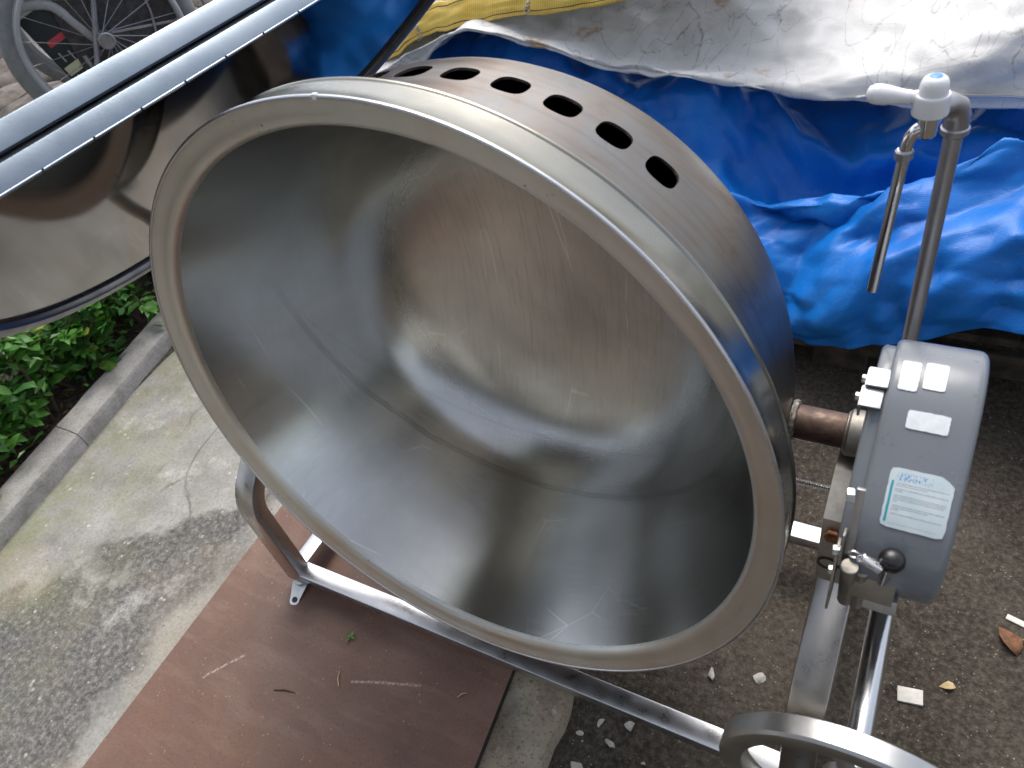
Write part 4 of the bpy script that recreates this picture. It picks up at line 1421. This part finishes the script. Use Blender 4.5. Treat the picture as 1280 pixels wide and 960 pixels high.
# ------------------------------------------------------------------ wheelchair on the terrace
HUB = Vector((-1.90, .865, TZ + .302))
wc_rot = math.atan2(.8486, .5291) - math.pi / 2       # local +Y is the chair's forward, local X its axle
wc = empty('wheelchair', (HUB.x, HUB.y, TZ + .006), wc_rot)
tag(wc, 'folding wheelchair with grey tyres on the terrace behind the lid', 'wheelchair')
# local: x towards the viewer, y forward, z up; near wheel centre at (0,0,.302)
for wx in (0, -.56):
    bm = bmesh.new()
    tube(bm, [(wx, .278 * math.cos(a), .298 + .278 * math.sin(a)) for a in (2 * math.pi * k / 72 for k in range(72))], .025, 14, closed=True)
    ty = obj('tyre', bm, 'wc_tyre', wc)
    bm = bmesh.new()
    lathe(bm, [(.262, -.012), (.262, .012), (.240, .012), (.236, .006), (.236, -.006), (.240, -.012)], 72, axis_mat((wx, 0, .298), (1, 0, 0)), close=True)
    obj('rim', bm, 'wc_grey', ty)
    bm = bmesh.new()
    cyl(bm, (wx - .035, 0, .298), (wx + .035, 0, .298), .026, 24, .003)
    obj('hub', bm, 'wc_tube', ty)
    for k in range(20):
        a = 2 * math.pi * k / 20
        bm = bmesh.new()
        tube(bm, [(wx + (.02 if k % 2 else -.02), .024 * math.cos(a + .6), .298 + .024 * math.sin(a + .6)), (wx, .238 * math.cos(a), .298 + .238 * math.sin(a))], .0013, 5)
        obj('spoke', bm, 'wc_tube', ty)
    bm = bmesh.new()
    tube(bm, [(wx + (.045 if wx == 0 else -.045), .245 * math.cos(a), .298 + .245 * math.sin(a)) for a in (2 * math.pi * k / 72 for k in range(72))], .0085, 10, closed=True)
    obj('handrim', bm, 'wc_grey', ty)
    s = .06 if wx == 0 else -.06
def wtube(name, pts, r, mat='wc_tube', seg=12):
    bm = bmesh.new()
    tube(bm, pts, r, seg)
    return obj(name, bm, mat, wc)
cz = .298
for wx, s in ((0, 1), (-.56, -1)):
    x = wx - s * .05
    wtube('frame_tube', catmull([(x, -.24, cz + .62), (x, -.24, cz + .3), (x, -.225, cz + .2), (x, -.12, cz + .165), (x, .0, cz + .13), (x, .30, cz + .10), (x, .44, cz + .02), (x, .5, cz - .2)], 6), .0125)
    wtube('frame_tube', catmull([(x, -.23, cz + .12), (x, -.18, cz + .15), (x, -.10, cz + .13), (x, -.06, cz + .06), (x, -.03, cz - .0)], 6), .0165, 'wc_grey')
    wtube('frame_tube', [(x, -.02, cz + .01), (x, .40, cz - .06)], .011)
    wtube('armrest_tube', catmull([(x, -.22, cz + .35), (x, .0, cz + .38), (x, .22, cz + .37), (x, .28, cz + .3), (x, .28, cz + .12)], 6), .011, 'black_plastic')
    wtube('frame_tube', [(x + s * .03, .07, cz + .2), (x + s * .03, -.06, cz - .06), (x + s * .03, -.16, cz - .19)], .0095)
    # caster
    bm = bmesh.new()
    tube(bm, [(x, .42 + .062 * math.cos(a), .082 + .062 * math.sin(a)) for a in (2 * math.pi * k / 32 for k in range(32))], .016, 10, closed=True)
    cyl(bm, (x - .012, .42, .082), (x + .012, .42, .082), .05, 24)
    obj('caster', bm, 'wc_tyre', wc)
    wtube('caster_fork', [(x + s * .026, .42, .08), (x + s * .026, .41, .16), (x, .40, .17), (x, .40, cz - .05)], .009)
    bm = bmesh.new()
    box(bm, (x, .08, cz + .155), (.012, .34, .17), .004)
    obj('side_panel', bm, 'wc_cloth', wc)
wtube('cross_brace', [(-.06, .05, cz - .12), (-.5, .12, cz + .1)], .011)
wtube('cross_brace', [(-.5, .05, cz - .12), (-.06, .12, cz + .1)], .011)
bm = bmesh.new(); box(bm, (-.28, .10, cz + .135), (.46, .40, .03), .01); obj('seat', bm, 'wc_cloth', wc)
bm = bmesh.new(); box(bm, (-.28, -.235, cz + .38), (.46, .03, .42), .01); obj('backrest', bm, 'wc_cloth', wc)
bm = bmesh.new(); box(bm, (-.09, .07, cz - .06), (.10, .36, .34), .02); obj('seat_bag', bm, 'wc_cloth', wc)
# black battery-like case behind the wheel with pale labels
bm = bmesh.new()
rotx = Matrix.Rotation(R(14), 3, 'X')
box(bm, (-.09, -.118, cz - .045), (.07, .105, .36), .01, rotx)
cs = obj('black_case', bm, 'wc_black', wc)
def plate(name, y, z, w, h, mat):
    bm = bmesh.new()
    box(bm, (-.054, y, z), (.003, w, h), .0006, rotx)
    obj(name, bm, mat, cs)
plate('red_label', -.135, cz + .035, .062, .020, 'wc_red')
plate('cream_label', -.122, cz - .055, .075, .030, 'wc_cream')
plate('cream_label', -.105, cz - .128, .075, .030, 'wc_cream')
for dy, dz in ((-.148, -.018), (-.118, -.02), (-.132, -.095), (-.105, -.097)): plate('slot', dy, cz + dz, .005, .032, 'wc_grey')
wtube('strut', [(-.04, -.085, cz - .03), (-.04, -.07, cz - .17)], .009)
wtube('cable', catmull([(-.03, .16, cz + .12), (-.03, .17, cz + .03), (-.03, .14, cz - .09)], 6), .004)

# ------------------------------------------------------------------ small things lying about
def chip(name, loc, size, seed, mat, label, cat, sub=2, group=None):
    rr = random.Random(seed)
    bm = bmesh.new()
    bmesh.ops.create_icosphere(bm, subdivisions=sub, radius=.5)
    o_ = Vector((rr.random() * 40, 0, 0))
    pl = [(Vector((rr.gauss(0, 1), rr.gauss(0, 1), rr.gauss(0, .6))).normalized(), rr.uniform(.16, .36)) for _ in range(8)]
    for q in bm.verts:
        c = q.co.copy()
        for nrm, dd_ in pl:
            e_ = c.dot(nrm) - dd_
            if e_ > 0: c -= nrm * e_
        c *= 1 + .1 * noise.noise(c * 5 + o_)
        q.co = Vector((c.x * size[0], c.y * size[1], c.z * size[2]))
    mz = min(q.co.z for q in bm.verts)
    for q in bm.verts: q.co.z -= mz
    o = obj(name, bm, mat, ang=12)
    o.location = (loc[0], loc[1], loc[2])
    o.rotation_euler = (0, 0, rr.uniform(0, 6.28))
    return tag(o, label, cat, group)
GS = -.031
def gz(x, y): return soil_z(x, y) - .003
for i, (x, y, s_, lab) in enumerate([
    (.364, -.086, (.022, .030, .02), 'rounded pale stone on the soil just below the bowl rim'),
    (.450, -.053, (.036, .034, .012), 'flat grey stone flake on the soil right of the rounded pale stone'),
    (.167, -.287, (.014, .020, .008), 'small white chip nearest the tan concrete edge below the rail'),
    (.200, -.253, (.020, .026, .012), 'pale pointed chip close under the front rail'),
    (.254, -.240, (.030, .026, .014), 'tan triangular chip half under the front rail'),
    (.232, -.285, (.030, .022, .010), 'pale flat chip in the middle of the soil below the rail'),
    (.185, -.347, (.030, .024, .010), 'white chip at the bottom of the soil patch beside the concrete strip'),
    (.179, -.300, (.009, .008, .006), 'tiny white crumb just below the small white chip'),
    (.300, -.292, (.012, .012, .008), 'small grey crumb between the chips and the handwheel')]):
    chip('stone_chip', (x, y, gz(x, y)), s_, 100 + i, 'chip_stone', lab, 'stone', group='stone chips on the soil')
bm = bmesh.new()
box(bm, (0, 0, .006), (.042, .028, .007), .0012)
tl = obj('tile_piece', bm, 'tile_white')
tl.location = (.703, .012, gz(.703, .012)); tl.rotation_euler = (R(4), R(-3), R(8))
tag(tl, 'broken white tile piece on the soil right of the handwheel shaft', 'tile')
def dead_leaf(loc, size, rz, mat, label, tilt=(.1, .1)):
    bm = bmesh.new()
    rows = []
    for s_, w_ in zip((0, .2, .45, .7, 1), (.05, .7, 1, .7, .05)):
        rows.append([bm.verts.new((sx * w_ * .3, s_ - .5, .10 * math.sin(s_ * 5) + (.16 * w_ if sx else 0))) for sx in (-1, 0, 1)])
    for A, B in zip(rows, rows[1:]):
        for k in range(2): bm.faces.new((A[k], A[k + 1], B[k + 1], B[k]))
    for q in bm.verts: q.co *= size
    o = obj('dead_leaf', bm, mat)
    o.modifiers.new('thickness', 'SOLIDIFY').thickness = .0006
    o.location = loc; o.rotation_euler = (*tilt, rz)
    return tag(o, label, 'leaf')
dead_leaf((.759, .052, gz(.759, .052) + .004), .028, 1.9, 'straw', 'curled yellow leaf scrap right of the white tile piece')
dead_leaf((.845, .18, gz(.845, .18) + .006), .06, .6, 'dead_leaf', 'brown dead leaf on the soil at the right picture edge')
bm = bmesh.new(); box(bm, (0, 0, 0), (.07, .012, .004), .001)
sk = obj('wood_sliver', bm, 'tile_white'); sk.location = (.872, .222, gz(.872, .222) + .004); sk.rotation_euler = (0, 0, -.25)
tag(sk, 'pale wood sliver on the soil at the right picture edge', 'stick')
# on the board
for i, (x, y, L_, rz, lab) in enumerate([(-.323, -.402, .035, 2.2, 'short pale splinter on the brown board'), (-.42, -.47, .05, .3, 'thin dark twig on the lower left of the brown board'), (-.06, -.33, .02, .9, 'short straw bit near the right edge of the brown board')]):
    bm = bmesh.new()
    tube(bm, [(-L_ / 2, 0, 0), (0, .002, .001), (L_ / 2, -.001, 0)], [.0012, .0016, .0008], 6)
    o = obj('twig', bm, 'straw' if i != 1 else 'bark'); o.location = (x, y, zt + .0016); o.rotation_euler = (0, 0, rz)
    tag(o, lab, 'twig')
sp_ = empty('green_sprig', (-.355, -.316, zt))
tag(sp_, 'tiny green leaf sprig lying on the brown board', 'sprig')
for k in range(4):
    o = bpy.data.objects.new('leaf', LEAVES[k]); o.scale = (.012, .014, .012); o.rotation_euler = (.3, .2, k * 1.6); o.location = (0, 0, .002)
    o.parent = sp_; COL.objects.link(o)
bm = bmesh.new(); tube(bm, [(0, 0, .0015), (.012, .005, .002)], .0008, 5); obj('stem', bm, 'bark', sp_)
# leaves caught on the tarpaulin
dg = bpy.context.evaluated_depsgraph_get()
def on_tarp(x, y):
    best = None
    for q in bt.data.vertices:
        dd_ = (q.co.x - x) ** 2 + (q.co.y - y) ** 2
        if best is None or dd_ < best[0]: best = (dd_, q.co.z)
    return best[1]
for i, (x, y, s_, lab) in enumerate([(.26, 1.10, .05, 'brown dead leaf in the fold of the blue tarpaulin nearest the bowl'), (.33, 1.09, .03, 'small brown leaf scrap beside the leaf in the blue fold'), (.455, 1.10, .07, 'long reddish dead leaf in the blue fold left of the tap spout')]):
    dead_leaf((x, y, on_tarp(x, y) + .012), s_, i * 1.4 + .4, 'dead_leaf', lab, (-.3, .2))

# loose grit on the soil, board and path: uncountable
def grit(name, cnt, area, sizes, zf, mat, seed, label):
    rr = random.Random(seed)
    vs_, fs_ = [], []
    for _ in range(cnt):
        x, y = rr.uniform(*area[0]), rr.uniform(*area[1])
        if name == 'board_crumbs' and rr.random() < .0: continue
        s_ = sizes[0] * (sizes[1] / sizes[0]) ** (rr.random() ** 2.2)
        z = zf(x, y)
        b = len(vs_)
        a = rr.uniform(0, 6.28)
        for k, (ux, uy, uz) in enumerate(((1, 0, 0), (-.5, .87, 0), (-.5, -.87, 0), (.1, .1, .9), (.4, -.5, .6))):
            px_, py_ = ux * math.cos(a) - uy * math.sin(a), ux * math.sin(a) + uy * math.cos(a)
            vs_.append((x + px_ * s_ * rr.uniform(.6, 1.2), y + py_ * s_ * rr.uniform(.6, 1.2), z + uz * s_ * .9 - .0005))
        fs_ += [(b, b + 1, b + 3), (b + 1, b + 2, b + 3), (b + 2, b + 4, b + 3), (b, b + 3, b + 4), (b, b + 4, b + 2)]
    me = bpy.data.meshes.new(name)
    me.from_pydata(vs_, [], fs_)
    me.materials.append(M[mat])
    o = bpy.data.objects.new(name, me)
    link(o)
    o['label'] = label; o['category'] = 'grit'
    return struct(o, 'stuff')
grit('soil_grit', 14000, ((.14, 1.4), (-.6, .9)), (.0012, .0055), gz, 'grit', 1, 'loose grit and tiny stones strewn over the bare soil')
grit('pale_grit', 1100, ((.14, 1.4), (-.6, .9)), (.001, .004), gz, 'chip_stone', 2, 'pale crumbs of mortar strewn over the bare soil')
grit('board_crumbs', 260, ((-.66, -.04), (-.85, -.1)), (.0006, .0022), lambda x, y: zt, 'chip_stone', 3, 'fine pale crumbs scattered on the brown board')
grit('path_grit', 900, ((-1.4, -.78), (-.95, .4)), (.0012, .005), lambda x, y: .004 * noise.noise((x * 2, y * 2, 1)), 'chip_stone', 4, 'small pale stones scattered on the concrete path')
rr = random.Random(9)
bm = bmesh.new()
for _ in range(900):
    x, y = rr.uniform(-2.1, -1.66), rr.uniform(-.9, .7)
    if x > path_x(y) - .13: continue
    s_ = rr.uniform(.008, .03); a = rr.uniform(0, 6.28); z = soil_z(x, y) + rr.uniform(.002, .012)
    q = [bm.verts.new((x + s_ * (ux * math.cos(a) - uy * math.sin(a)), y + s_ * (ux * math.sin(a) + uy * math.cos(a)), z + rr.uniform(-.004, .006))) for ux, uy in ((0, -.7), (.32, 0), (0, .7), (-.32, 0))]
    bm.faces.new(q)
lt = obj('leaf_litter', bm, 'dead_leaf', smooth=False)
lt['label'] = 'dry brown leaf litter on the soil under the hedge'; lt['category'] = 'leaf litter'
struct(lt, 'stuff')
